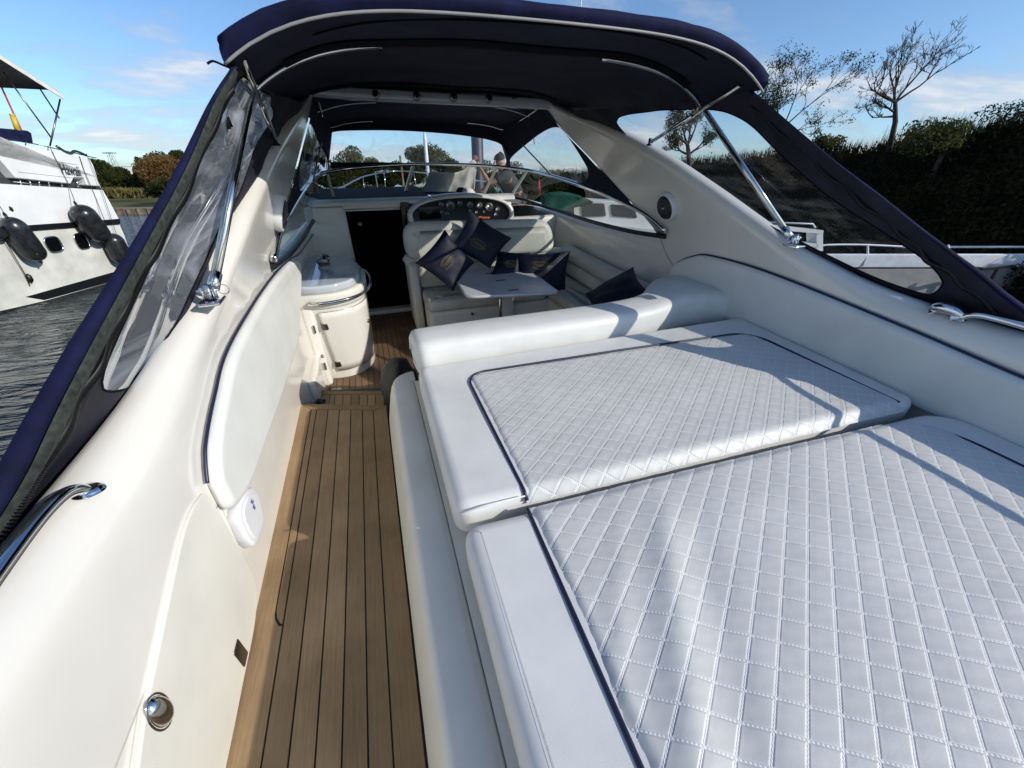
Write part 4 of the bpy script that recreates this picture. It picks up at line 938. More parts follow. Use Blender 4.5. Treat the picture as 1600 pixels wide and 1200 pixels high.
bj = {'pelvis': (rel(.34, .18, -.56), (.15, .12)), 'waist': (rel(.30, .14, -.42), (.14, .11)), 'chest': (rel(.20, .09, -.28), (.16, .12)), 'neckb': (rel(.09, .03, -.17), (.07, .07)), 'neck': (rel(.03, .01, -.10), (.055, .055)),
      'skull': (rel(0, 0, -.01), (.08, .095)), 'crown': (rel(-.01, 0, .06), (.065, .075)),
      'shl': (rel(.02, -.17, -.19), .06), 'el': (atY(765, 287, 6.90), .042), 'wl': (atY(750, 262, 6.88), .028), 'pal': (atY(745, 252, 6.88), .03),
      'shr': (rel(.16, .24, -.20), .06), 'er': (rel(-.05, .34, -.34), .042), 'wr': (rel(-.22, .25, -.42), .028), 'hr': (rel(-.29, .22, -.44), .03),
      'hl': (rel(.34, .05, -.60), .09), 'kl': (rel(.0, -.05, -.66), .065), 'al': (rel(.40, -.05, -.70), .045), 'tl': (rel(.5, -.05, -.71), .035),
      'hr2': (rel(.34, .3, -.60), .09), 'kr': (rel(.0, .36, -.66), .065), 'ar': (rel(.40, .36, -.70), .045), 'tr': (rel(.5, .36, -.71), .035)}
be = [('pelvis', 'waist'), ('waist', 'chest'), ('chest', 'neckb'), ('neckb', 'neck'), ('neck', 'skull'), ('skull', 'crown'), ('chest', 'shl'), ('shl', 'el'), ('el', 'wl'), ('wl', 'pal'), ('chest', 'shr'), ('shr', 'er'), ('er', 'wr'), ('wr', 'hr'), ('pelvis', 'hl'), ('hl', 'kl'), ('kl', 'al'), ('al', 'tl'), ('pelvis', 'hr2'), ('hr2', 'kr'), ('kr', 'ar'), ('ar', 'tr')]
skinbody('body', bj, be, 'skin', per.o, per.base)
sj = {k: (bj[k][0], tuple(v * 1.22 for v in bj[k][1]) if isinstance(bj[k][1], tuple) else bj[k][1] * 1.45) for k in ('pelvis', 'waist', 'chest', 'neckb', 'shl', 'shr')}
sj['ul'] = (bj['shl'][0].lerp(bj['el'][0], .62), .066); sj['ur'] = (bj['shr'][0].lerp(bj['er'][0], .62), .066)
skinbody('shirt', sj, [('pelvis', 'waist'), ('waist', 'chest'), ('chest', 'neckb'), ('chest', 'shl'), ('chest', 'shr'), ('shl', 'ul'), ('shr', 'ur')], 'grshirt', per.o, per.base)
tj = {k: (bj[k][0], bj[k][1] * 1.15 if not isinstance(bj[k][1], tuple) else tuple(v * 1.15 for v in bj[k][1])) for k in ('pelvis', 'hl', 'kl', 'al', 'hr2', 'kr', 'ar')}
skinbody('trousers', tj, [('pelvis', 'hl'), ('hl', 'kl'), ('kl', 'al'), ('pelvis', 'hr2'), ('hr2', 'kr'), ('kr', 'ar')], 'grshirt', per.o, per.base)
# hair cap, face
b = MB(); rows = []
for i in range(7):
    a = math.pi * .50 * i / 6
    rows.append([rel(-.008, 0, .035) + V((.094 * math.sin(a) * math.cos(t), .100 * math.sin(a) * math.sin(t), .102 * math.cos(a) + .012 * math.cos(t) * 1)) for t in [2 * math.pi * k / 18 for k in range(18)]])
per.part('hair', b.grid(rows, cv=True), 'hair')
b = MB()
for sy in (-1, 1): b.lathe(rel(.0, sy * .088, -.01), (0, sy, 0), [(.014, 0), (.022, .01), (.012, .018), (0, .018)], 10)
b.tube([rel(-.088, 0, .0), rel(-.112, 0, -.025), rel(-.092, 0, -.034)], [.008, .013, .01], 8)
per.part('ears_and_nose', b, 'skin')
b = MB()
for sy in (-1, 1): b.lathe(rel(-.080, sy * .032, .008), (-1, 0, 0), [(.011, 0), (.008, .006), (0, .008)], 8)
per.part('eyes', b, 'black')
for hn, wn, fdir, wn_ in (('pal', 'wl', V((-.35, 0, 1)), 1), ('hr', 'wr', V((-1, 0, -.1)), -1)):
    h = bj[hn][0]; fd = (bj[hn][0] - bj[wn][0]).normalized(); sd = fd.cross(V((-.2, -1, 0))).normalized(); cl = fd.cross(sd)
    b = MB()
    for q, ln in enumerate((.06, .075, .08, .07)):
        o = h + sd * (-.027 + .018 * q) + fd * .015
        b.tube([o, o + fd * ln * .5, o + fd * ln * .8 + cl * .02, o + fd * ln * .85 + cl * .045], [.0095, .009, .008, .006], 8)
    o = h + sd * -.035; b.tube([o - fd * .015, o - sd * .025 + fd * .02 + cl * .02, o - sd * .015 + fd * .045 + cl * .04], [.011, .0095, .007], 8)
    per.part('hand', b, 'skin')
# the white cloth they hold
rows = []
Y7 = 6.86
topc = [(672, 267), (690, 269), (710, 270), (726, 264), (738, 250), (746, 256)]
botc = [(660, 302), (680, 306), (700, 305), (716, 303), (730, 299), (741, 296)]
ta = [atY(x_, y_, Y7) for x_, y_ in topc]; ba = [atY(x_, y_, Y7 + .1) for x_, y_ in botc]
ta = smooth_path(ta, 5); ba = smooth_path(ba, 5)
for k in range(13):
    f = k / 12; rows.append([a.lerp(b_, f) + V((0, .035 * math.sin(i * .55 + f * 2.4) * (.3 + f * .7) + .02 * noise.noise(V((i * .3, f * 4, 0))), -.0)) for i, (a, b_) in enumerate(zip(ta, ba))])
single('white_cloth', MB().grid(rows), 'shirt', 'white cloth held up by the raised hand beyond the windscreen', 'cloth', (1.2, 6.9, .9), solid=.012)
# ================================================================== OUTSIDE WORLD
wm = MB().grid([[V((x, y, 0)) for x in [-900 + 60 * i for i in range(31)]] for y in [-300 + 60 * i for i in range(31)]])
def water_mat():
    m, nt, o = nmat('harbour_water'); p = N(nt, 'BsdfPrincipled', i_Roughness=.04); p.inputs['Base Color'].default_value = (.012, .022, .026, 1); p.inputs['IOR'].default_value = 1.33; L(nt, p.outputs[0], o.inputs[0])
    tc = N(nt, 'TexCoord'); mp = N(nt, 'Mapping'); mp.inputs['Rotation'].default_value = (0, 0, .5); mp.inputs['Scale'].default_value = (.8, 2.0, 1); L(nt, tc.outputs['Object'], mp.inputs[0])
    n1 = N(nt, 'TexNoise', i_Scale=1.5, i_Detail=3, i_Roughness=.5, i_Distortion=1.2); L(nt, mp.outputs[0], n1.inputs['Vector'])
    n2 = N(nt, 'TexNoise', i_Scale=.6, i_Detail=2); L(nt, mp.outputs[0], n2.inputs['Vector'])
    ad = N(nt, 'Math', operation='ADD'); L(nt, n1.outputs[0], ad.inputs[0]); L(nt, n2.outputs[0], ad.inputs[1])
    b = N(nt, 'Bump', i_Strength=1.0, i_Distance=.12); L(nt, ad.outputs[0], b.inputs['Height']); L(nt, b.outputs[0], p.inputs['Normal']); return m
M['water'] = water_mat()
struct('water', wm, 'water')
M['soil'] = pmat('bank_soil', (.014, .013, .008), 1, var=.4, vscale=.8, detail=8, spec=.1)
M['meadow'] = pmat('far_grass', (.12, .12, .045), 1, var=.35, vscale=.15, detail=8, spec=.1)
# ---- banks
def leaf_cloud(mb, pts_fn, n, size, up=0.0):
    for _ in range(n):
        p = pts_fn(); s_ = size * random.uniform(.5, 1.3)
        a = V((random.gauss(0, 1), random.gauss(0, 1), random.gauss(0, .6))).normalized(); c = a.orthogonal().normalized(); c = (c * math.cos(t := random.random() * 6.28) + a.cross(c) * math.sin(t))
        if up: c = (c * (1 - up) + V((random.uniform(-.3, .3), random.uniform(-.3, .3), 1)) * up).normalized()
        d = a.cross(c).normalized()
        mb.add([p - c * s_, p + d * s_ * .45, p + c * s_, p - d * s_ * .45], [(0, 1, 2, 3)], False)
def skyline(tab, dist_fn):
    """tab: image column -> image row of the crest; returns crest points in the world"""
    out = []
    x = tab[0][0]
    while x <= tab[-1][0]:
        out.append((x, wd(x, interp(tab, x) + (9 * noise.noise(V((x * .011, 0, 2))) + 5 * noise.noise(V((x * .04, 0, 7))) if x > 1200 else 0), dist_fn(x)))); x += 12
    return out
crest = skyline([(780, 268), (900, 262), (1000, 250), (1150, 236), (1260, 222), (1340, 220), (1450, 208), (1520, 194), (1600, 176), (1700, 158), (1900, 100), (2200, 60)], lambda x: interp([(780, 70), (1100, 40), (1260, 30), (1600, 24), (2200, 22)], x))
rows = []
for x, p in crest:
    h = math.hypot(p.x, p.y); dx, dy = p.x / h, p.y / h; row = []
    for f, zf in ((-9, -.02), (-8.2, .05), (-6, .30), (-4, .55), (-2, .8), (0, .93), (4, .96), (12, .9)):
        q = V((p.x + dx * f, p.y + dy * f, (p.z - .3) * zf)); q.z += noise.noise(q * .6) * .25 if zf > .1 else 0; row.append(q)
    rows.append(row)
struct('embankment', MB().grid(rows), 'soil')
hb = MB(); NR = len(crest)
def bankp():
    i = random.random() * (NR - 1.01); k = int(i); p = crest[k][1].lerp(crest[k + 1][1], i - k); h = math.hypot(p.x, p.y); f = random.random() ** .8
    dd = -8.5 * f; zf = interp([(-9, 0), (-8.2, .05), (-6, .30), (-4, .55), (-2, .8), (0, .93)], dd)
    nn = noise.noise(V((p.x * .35, p.y * .35, dd * .3)))
    return V((p.x * (1 + dd / h), p.y * (1 + dd / h), (p.z - .3) * zf + random.random() ** 1.3 * (.40 + 1.5 * max(0, nn) + .5 * max(0, noise.noise(V((p.x * 1.3, p.y * 1.3, 5))))) + .02))
leaf_cloud(hb, bankp, 85000, .078, .3)
mk('bank_undergrowth', hb, 'brush', kind='stuff', label='dark bramble undergrowth covering the embankment on the right', cat='undergrowth')
gr_ = MB()
def tuft(p, n, h, lean=.35, w=.012):
    for _ in range(n):
        a = random.random() * 6.28; l_ = random.uniform(.6, 1) * h; d = V((math.cos(a), math.sin(a), 0)) * lean * l_ * random.random(); q = p + V((random.uniform(-.2, .2), random.uniform(-.2, .2), 0)); s_ = V((math.sin(a), -math.cos(a), 0)) * w
        gr_.add([q - s_, q + s_, q + d * .4 + V((0, 0, l_ * .6)) + s_ * .7, q + d * .4 + V((0, 0, l_ * .6)) - s_ * .7, q + d + V((0, 0, l_))], [(0, 1, 2, 3), (3, 2, 4)], False)
for _ in range(2200):
    i = random.random() * (NR - 1.01); k = int(i); p = crest[k][1].lerp(crest[k + 1][1], i - k); h = math.hypot(p.x, p.y)
    if random.random() < .75: tuft(V((p.x, p.y, (p.z - .3) * .93 - .05)) + V((random.uniform(-.6, .6), random.uniform(-.6, .6), 0)), 6, random.uniform(.3, .9) * (1 + max(0, noise.noise(p * .25)) * 1.5))
    else:
        dd = random.uniform(-8, -5); tuft(V((p.x * (1 + dd / h), p.y * (1 + dd / h), .3 + (p.z) * (.9 + dd / 9))), 6, .8)
mk('bank_grass', gr_, 'brush', kind='stuff', label='tall wild grass along the top of the embankment', cat='grass')
# leafy shrubs standing on the bank crest
def bush(name, label, px, py, dist, rx, rz, mat, n, group=None, size=.12, lobes=7, cat='bush', base_row=None, trunk=False):
    c = wd(px, py, dist); b0 = wd(px, base_row, dist).z if base_row else 0.0
    t = Thing(name, label, cat, (c.x, c.y, b0), boat=False, group=group)
    lb = [(c + V((random.uniform(-.6, .6) * rx, random.uniform(-.5, .5) * rx, random.uniform(-.55, .6) * rz)), random.uniform(.3, .6)) for _ in range(lobes)]
    def fn():
        q, r = random.choice(lb); d = V((random.gauss(0, 1), random.gauss(0, 1), random.gauss(0, 1))).normalized() * (random.random() ** .35)
        return q + V((d.x * rx * r, d.y * rx * r, d.z * rz * r))
    m = MB(); leaf_cloud(m, fn, n, size); t.part('crown', m, mat)
    tm = MB(); tm.tube([V((c.x, c.y, b0 - .1)), V((c.x + .1, c.y, c.z - rz * .3)), V((c.x, c.y, c.z + rz * .2))], [rx * .06 + .03, rx * .045 + .02, .02], 6)
    for q, r in lb: tm.tube([V((c.x, c.y, c.z - rz * .4)), c.lerp(q, .6), q], [rx * .03 + .01, .02 + rx * .01, .01], 4)
    t.part('trunk', tm, 'bark'); return t
bush('bush', 'yellow-green leafy bush on the embankment beside the bare tree', 1480, 218, 22.5, 1.5, .8, 'leafo', 2600, 'shrubs on the embankment', .07)
bush('bush', 'dark bush at the far right of the embankment crest', 1580, 192, 23.5, 1.5, .7, 'leaf', 1400, 'shrubs on the embankment', .05)
bush('bush', 'small pale bush where the embankment meets the canopy edge', 1285, 222, 29, .9, .5, 'leafo', 1500, 'shrubs on the embankment', .07)
# bare trees
def bare_tree(name, label, px, row_base, row_top, dist, spread, seed, limbs, twig=.45, leaves=0, group='bare trees on the embankment', thick=.16, trunk_frac=.38, wind=.1, tscale=.62, lean=-.30):
    rnd = random.Random(seed); b0 = wd(px, row_base, dist); H = wd(px, row_top, dist).z - b0.z
    t = Thing(name, label, 'tree', b0, boat=False, group=group)
    tr = MB(); br_ = MB(); lf = []
    r_, u_, f_ = basis(PW); R_ = V((r_.x, r_.y, 0)).normalized(); D_ = V((-R_.y, R_.x, 0))
    top = b0 + V((0, 0, H * trunk_frac)) + R_ * lean * H * trunk_frac
    tr.tube([b0 - V((0, 0, .5)), b0.lerp(top, .45) + R_ * .03, top], [thick, thick * .8, thick * .6], 8)
    def grow(p, d, ln, r, lv):
        pts = [p]; n = 6; q = p.copy(); dd = d.copy()
        for i in range(n):
            dd = (dd + V((rnd.gauss(0, .11), rnd.gauss(0, .11), rnd.gauss(0, .07) + .03)) + R_ * wind * .15).normalized(); q = q + dd * ln / n; pts.append(q.copy())
        br_.tube(pts, [max(.006, r * (1 - .7 * i / n)) for i in range(n + 1)], 5 if lv < 2 else 3, cap=False)
        if lv < 4:
            k = rnd.randint(3, 5) if lv < 2 else rnd.randint(2, 4)
            for _ in range(k):
                i = rnd.randint(2, n); a = V((rnd.gauss(0, 1), rnd.gauss(0, 1), rnd.gauss(.1, .6))).normalized()
                grow(pts[i], (dd + a * .75).normalized(), ln * rnd.uniform(.42, .68), max(.008, r * .5), lv + 1)
        elif leaves: lf.append(pts[-1])
    for (sx, dz, l_, fr_) in limbs:
        p = b0.lerp(top, fr_); grow(p, (R_ * (sx + lean * 1.1) + V((0, 0, dz)) + D_ * rnd.uniform(-.35, .35)).normalized(), l_ * H * tscale, thick * .42, 0)
    t.part('trunk', tr, 'bark'); t.part('branches', br_, 'bark')
    if leaves:
        m = MB()
        def fn(): return rnd.choice(lf) + V((rnd.gauss(0, .12), rnd.gauss(0, .12), rnd.gauss(0, .1)))
        leaf_cloud(m, fn, leaves, .055); t.part('leaves', m, 'leaf')
    return t
bare_tree('bare_tree', 'bare spreading tree with a forked trunk standing alone on the embankment', 1397, 215, 42, 25, 1, 5, [(-1.6, .5, .60, 1), (-1.1, .85, .62, 1), (-.5, 1.2, .58, 1), (.1, 1.2, .58, 1), (.55, .95, .62, 1), (.95, .6, .66, 1), (-1.5, .15, .42, .74), (-1.2, -.25, .40, .62)], thick=.11, trunk_frac=.32, tscale=.60, wind=-.03, lean=-.42)
bare_tree('bare_tree', 'half-bare dark tree with a few leaves showing behind the canopy corner', 1222, 250, 82, 30, 1, 11, [(-1, .9, .5, 1), (-.4, 1.2, .55, 1), (.4, 1.2, .6, 1), (1, .8, .6, 1), (1.1, .35, .5, .8), (-1.1, .4, .45, .8)], leaves=4200, thick=.10, trunk_frac=.30, tscale=.72)
bare_tree('bare_tree', 'dense dark tree seen through the starboard clear curtain', 1078, 275, 150, 32, 1, 21, [(-1, .9, .5, 1), (-.4, 1.2, .55, 1), (.4, 1.2, .6, 1), (1, .8, .6, 1), (-1.1, .4, .45, .7), (1.1, .4, .45, .7)], leaves=7500, thick=.2, trunk_frac=.4)
# far forward bank with trees (seen through the windscreen)
def bankstrip(xa, xb, row, d0, zt, depth=18):
    rows = []; x = xa
    while x <= xb:
        p = wd(x, row, d0); h = math.hypot(p.x, p.y); dx, dy = p.x / h, p.y / h
        rows.append([V((p.x + dx * f, p.y + dy * f, z_)) for f, z_ in ((0, -.1), (1.5, zt * .5), (5, zt), (depth, zt))]); x += 30
    return MB().grid(rows)
struct('far_bank', bankstrip(120, 900, 300, 62, .8, 25), 'meadow')
specs = [(560, 262, 70, 3.6, 3.4, 'leafo', 5200), (600, 272, 66, 3.4, 2.2, 'leaf', 4200), (525, 275, 68, 3.0, 2.0, 'leaf', 3200), (632, 274, 66, 2.8, 2.0, 'leaf', 3200), (668, 262, 70, 3.8, 3.2, 'leafo', 5200), (706, 273, 66, 3.2, 2.2, 'leaf', 3600), (745, 275, 66, 3.2, 2.0, 'leaf', 3200), (790, 276, 64, 3.2, 2.0, 'leaf', 2600), (486, 276, 64, 3.2, 2.0, 'leaf', 2600), (845, 285, 50, 3.2, 1.6, 'leaf', 2600)]
words = ['tall round-topped tree left of the front screen', 'middle dark tree of the far bank beside the tall left one', 'small dark tree at the left edge of the front screen', 'dark tree between the two tall ones on the far bank', 'tall round-topped tree behind the pale piling', 'dark tree right of the pale piling', 'dark tree beside the black piling', 'low tree behind the person at the bow', 'low dark tree seen through the port side glass', 'low tree seen through the starboard side glass']
for (px, py, d, rx, rz, mt, n), wds in zip(specs, words):
    bush('tree', wds, px, py, d, rx, rz, mt, int(n * 1.8), 'trees on the far bank', .17, 10, 'tree')
for i, px in enumerate(range(470, 860, 26)):
    pass
hm = MB(); 
def hedgep():
    x = random.uniform(440, 900); d = random.uniform(54, 58); p = wd(x, 300, d); top_ = 2.6 + 1.5 * noise.noise(V((x * .03, 0, 0)))
    return V((p.x, p.y, random.random() * top_))
leaf_cloud(hm, hedgep, 16000, .22)
mk('far_scrub', hm, 'leaf', kind='stuff', label='continuous scrub along the far bank ahead of the bow', cat='scrub')
# left far bank
struct('far_shore', bankstrip(100, 330, 309, 105, 1.2, 40), 'meadow')
bush('tree', 'rounded green tree on the far shore left of the pylon', 168, 276, 115, 3.6, 3.3, 'leaf', 13000, 'trees on the far shore', .24, 11, 'tree')
bush('tree', 'autumn-coloured tree on the far shore right of the pylon', 262, 273, 110, 5.0, 3.7, 'leafa', 13000, 'trees on the far shore', .24, 11, 'tree')
bush('tree', 'tall dark tree rising behind the autumn-coloured one', 280, 260, 125, 5.5, 3.8, 'leaf', 12000, 'trees on the far shore', .26, 11, 'tree')
bush('tree', 'dark low shrub at the water edge under the autumn-coloured tree', 258, 294, 104, 4.0, 1.6, 'leaf', 6000, 'trees on the far shore', .22, 9, 'tree')
bush('conifer', 'slim pointed conifer beside the pylon', 219, 272, 130, 1.6, 4.0, 'leaf', 2500, None, .35, 6, 'tree')
rd = MB()
def reedp():
    x = random.uniform(150, 320); p = wd(x, 305, random.uniform(103, 112)); return V((p.x, p.y, random.random() * 2.0))
leaf_cloud(rd, reedp, 7000, .35, .75)
mk('reeds', rd, 'reed', kind='stuff', label='yellowish reeds along the far shore', cat='reeds')
# pylon
pb = wd(205, 300, 300); ph = wd(193, 238, 300).z; m = MB()
r_, u_, f_ = basis(PW); R_ = V((r_.x, r_.y, 0)); pl_ = wd(196, 300, 300); pl_.z = 0
for sx in (-1, 1):
    for sy in (-1, 1):
        m.tube([pl_ + R_ * 4.5 * sx + V((0, 4.5 * sy, 0)), pl_ + R_ * 1.5 * sx + V((0, 1.5 * sy, ph * .6)), pl_ + R_ * .8 * sx + V((0, .8 * sy, ph))], .08, 4)
for k in range(8):
    z0, z1 = ph * k / 8, ph * (k + 1) / 8; w0 = interp([(0, 4.5), (.6, 1.5), (1, .8)], k / 8); w1 = interp([(0, 4.5), (.6, 1.5), (1, .8)], (k + 1) / 8)
    m.tube([pl_ + R_ * -w0 + V((0, 0, z0)), pl_ + R_ * w1 + V((0, 0, z1))], .06, 3).tube([pl_ + R_ * w0 + V((0, 0, z0)), pl_ + R_ * -w1 + V((0, 0, z1))], .06, 3)
m.tube([pl_ + R_ * -7 + V((0, 0, ph * .62)), pl_ + R_ * 9 + V((0, 0, ph * .62))], .10, 4).tube([pl_ + R_ * -3.5 + V((0, 0, ph * .97)), pl_ + R_ * 3.5 + V((0, 0, ph * .97))], .18, 4)
mk('pylon', m, 'steel', base=pl_, label='lattice power pylon on the skyline between the far shore trees', cat='pylon')
# pontoon
a = wat(120, 336); b_ = wat(330, 334); d = (b_ - a).normalized(); nrm = V((-d.y, d.x, 0)); m = MB()
m.prism([a + V((0, 0, .45)), b_ + V((0, 0, .45)), b_ + nrm * 3 + V((0, 0, .45)), a + nrm * 3 + V((0, 0, .45))], (0, 0, .10)).prism([a, b_, b_ + nrm * .2, a + nrm * .2], (0, 0, .46))
for k in range(14): m.box(a.lerp(b_, k / 13) + V((0, 0, .25)) - nrm * .04, (.25, .1, .6))
mk('pontoon', m, 'wood', base=a, label='long weathered wooden pontoon across the open water', cat='pontoon')
# pilings
def piling(label, px, row_top, dist, r, mat, capm=None):
    p = wd(px, row_top, dist); t = Thing('mooring_pile', label, 'mooring pile', (p.x, p.y, 0), boat=False, group='mooring piles')
    t.part('shaft', MB().lathe((p.x, p.y, -1), (0, 0, 1), [(r, 0), (r, p.z + 1 - r * .3), (r * .9, p.z + 1), (0, p.z + 1)], 18), mat)
    if capm: t.part('cap', MB().lathe((p.x, p.y, p.z - 1.6), (0, 0, 1), [(r * 1.08, 0), (r * 1.08, 1.6), (r * .6, 1.9), (0, 1.95)], 18), capm)
piling('slim grey mooring pile with a white painted top', 664, 218, 24, .085, 'pilew', 'rail')
piling('thick dark steel mooring pile rising out of the picture behind the person', 743, 150, 13, .17, 'pile')
piling('short thin brown mooring pile left of the white-topped one', 625, 243, 30, .07, 'wood')
# ---- white motor boat to port
A = wat(-260, 560); B_ = wat(200, 436); d = (B_ - A).normalized(); nv = V((-d.y, d.x, 0)); nv = nv if nv.dot(V((A.x, A.y, 0))) > 0 else -nv   # away from us
def onb(px, py, off=0.0):
    r = ray(px, py, PW); p0 = A + nv * off; t = (p0 - CW).dot(nv) / r.dot(nv); return CW + r * t
wb = Thing('white_motor_boat', 'white motor boat with awning and boat name moored to port', 'motor boat', (A + B_) / 2, boat=False)
def bp(name, pix, off, depth, mat, parent=None, bevel=.01, **k):
    return wb.part(name, MB().prism([onb(x, y, off) for x, y in pix], nv * depth), mat, parent, bevel=bevel, **k)
hull_pts = [(-260, 600), (-100, 520), (40, 486), (200, 440), (208, 418), (205, 398), (196, 370), (183, 340), (172, 316), (160, 299), (0, 289), (-260, 272)]
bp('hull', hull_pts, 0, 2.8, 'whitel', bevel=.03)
bp('topsides', [(-260, 372), (0, 357), (186, 342), (172, 316), (161, 297), (0, 287), (-260, 270)], -.02, 2.6, 'white')
bp('rubbing_strake', [(-260, 381), (0, 364), (188, 350), (188, 342), (0, 355), (-260, 370)], -.06, .06, 'black')
bp('boot_stripe', [(40, 464), (70, 469), (200, 433), (196, 420)], -.012, .03, 'black')
bp('waterline', [(-260, 610), (-100, 527), (40, 490), (205, 443), (203, 432), (70, 470), (0, 486), (-260, 570)], -.006, .03, 'grime')
bp('aft_cabin_coaming', [(-260, 182), (0, 220), (60, 232), (140, 248), (146, 258), (152, 277), (156, 291), (136, 289), (132, 278), (116, 277), (111, 287), (25, 278), (0, 249), (-60, 190)], .02, 2.2, 'white', bevel=.02)
bp('deck_recess_shade', [(-260, 225), (0, 251), (26, 276), (157, 288), (160, 299), (0, 289), (-260, 272)], .25, 2.0, 'smoke')  # dark block standing for the shade in the deck gap
bp('seat_back', [(-80, 190), (0, 200), (44, 204), (50, 208), (53, 224), (0, 217), (-80, 205)], .35, .12, 'navy', bevel=.03)
m = MB()
for x0, y0, x1, y1 in ((-60, 205, 60, 226), (60, 226, 150, 247), (20, 284, 130, 296)): m.tube([onb(x0, y0, .1), onb(x1, y1, .1)], .014, 6)
for x0, y0 in ((40, 219), (75, 228), (110, 238)): m.tube([onb(x0, y0, .1), onb(x0, y0 + 8, .1)], .012, 5)
m.tube(smooth_path([onb(88, 228, .1), onb(100, 236, .08), onb(110, 240, .1), onb(118, 236, .12), onb(135, 243, .1)], 4), .035, 6)
wb.part('deck_rail', m, 'ssd')
for x0, x1 in ((-60, -56), (30, 34), (45, 49), (60, 62), (75, 77), (95, 97), (120, 122)): wb.part('deck_stanchion', MB().tube([onb(x0, 279, .1), onb(x1, 292, .1)], .018, 5), 'ss')

for px, py in ((84, 382), (128, 377)):
    c = onb(px, py, -.02); rx_ = (onb(px + 12, py) - onb(px, py)).length * (1 if px < 100 else .8); rz_ = (onb(px, py - 11) - onb(px, py)).length
    e1_ = [c + d * rx_ * math.copysign(abs(math.cos(a)) ** .6, math.cos(a)) + V((0, 0, rz_ * math.copysign(abs(math.sin(a)) ** .6, math.sin(a)))) for a in [2 * math.pi * k / 24 for k in range(24)]]
    fr = wb.part('porthole', MB().tube(e1_, .022, 8, closed=True), 'ss')
    gm = MB(); gm.add([p - nv * .004 for p in e1_], [tuple(range(24))], False); wb.part('porthole_glass', gm, 'gloss', fr)
m = MB()
for (x0, y0, x1, y1) in ((-30, 228, 20, 236), ): pass
bp('panel_line', [(40, 243.2), (120, 257.2), (120, 258), (40, 244)], .015, .01, 'grey', bevel=0)
bp('panel_line', [(28, 268.2), (130, 279.4), (130, 280.2), (28, 269)], .015, .01, 'grey', bevel=0)
bp('hull_vent', [(14, 322), (19, 324), (22, 329), (20, 331), (15, 328)], -.03, .02, 'ssd', bevel=0)
# awning
nl, nr, fr_, fl2 = onb(-260, -75, 0), onb(97, 151, 0), onb(80, 139, 2.1), onb(-260, 122, 2.1)
aw = wb.part('awning', MB().grid([[nl.lerp(nr, t) + V((0, 0, .10 * math.sin(math.pi * t * 2) ** 2 * .3)), fl2.lerp(fr_, t)][::1] and [nl.lerp(nr, t).lerp(fl2.lerp(fr_, t), q / 6) + V((0, 0, .10 * math.sin(math.pi * q / 6))) for q in range(7)] for t in [k / 12 for k in range(13)]]), 'awn', solid=.03)
wb.part('awning_underside', MB().grid([[nl.lerp(nr, t).lerp(fl2.lerp(fr_, t), q / 6) + V((0, 0, .10 * math.sin(math.pi * q / 6) - .03)) for q in range(7)] for t in [k / 12 for k in range(13)]]), 'awnd', aw)  # dark sheet just below the pale awning
wb.part('awning_hem', MB().prism([nl + V((0, 0, -.05)), nr + V((0, 0, -.06)), nr + V((0, 0, .04)), nl + V((0, 0, .05))], -nv * .02), 'awn', aw)
for x0, y0, o0, x1, y1, o1, mt in ((94, 155, 0, 78, 228, .1, 'ssd'), (5, 112, .3, 80, 215, .1, 'ssd'), (62, 138, 1.2, 92, 184, .0, 'ssd'), (-12, 105, 1, 34, 205, .4, 'red')):
    wb.part('awning_pole', MB().tube([onb(x0, y0, o0), onb(x1, y1, o1)], .019, 6), mt)
wb.part('horseshoe_buoy', MB().tube([onb(28, 204, .4), onb(20, 182, .4)], .055, 10).tube([onb(20, 182, .4), onb(18, 178, .4)], .05, 10), 'yel')  # yellow tube standing in for a horseshoe buoy
# name lettering
def text(name, body, size, mat, mw4, parent=None, ext=.002, kind=None):
    cu = bpy.data.curves.new(name, 'FONT'); cu.body = body; cu.size = size; cu.extrude = ext; cu.align_x = 'LEFT'
    o = bpy.data.objects.new(name, cu); C.objects.link(o); bpy.context.view_layer.update()
    me = bpy.data.meshes.new_from_object(o); bpy.data.objects.remove(o); me.materials.clear(); me.materials.append(M[mat])
    me.transform(mw4); o = bpy.data.objects.new(name, me); C.objects.link(o); o.parent = parent; return o
p0 = onb(97, 271.5, -.0); p1 = onb(128, 275.5, -.0); hgt = (onb(100, 255) - onb(100, 271)).length
xd = (p1 - p0).normalized(); ydir = V((0, 0, 1)) - xd * xd.z; ydir.normalize(); zd = xd.cross(ydir)
wid = (p1 - p0).length
mt4 = Matrix(((xd.x, ydir.x * 1.0, zd.x, 0), (xd.y, ydir.y, zd.y, 0), (xd.z, ydir.z, zd.z, 0), (0, 0, 0, 1)))
tsz = hgt * 1.30
mt4 = Matrix.Translation(p0 - nv * .012 - wb.base) @ mt4 @ Matrix.Diagonal((wid / (tsz * 2.75), 1, 1, 1))
text('boat_name', 'Hawaii', tsz, 'ssd', mt4, wb.o)
m = MB(); c = onb(107.5, 257.5, -.015)                       # ring accent over the first a
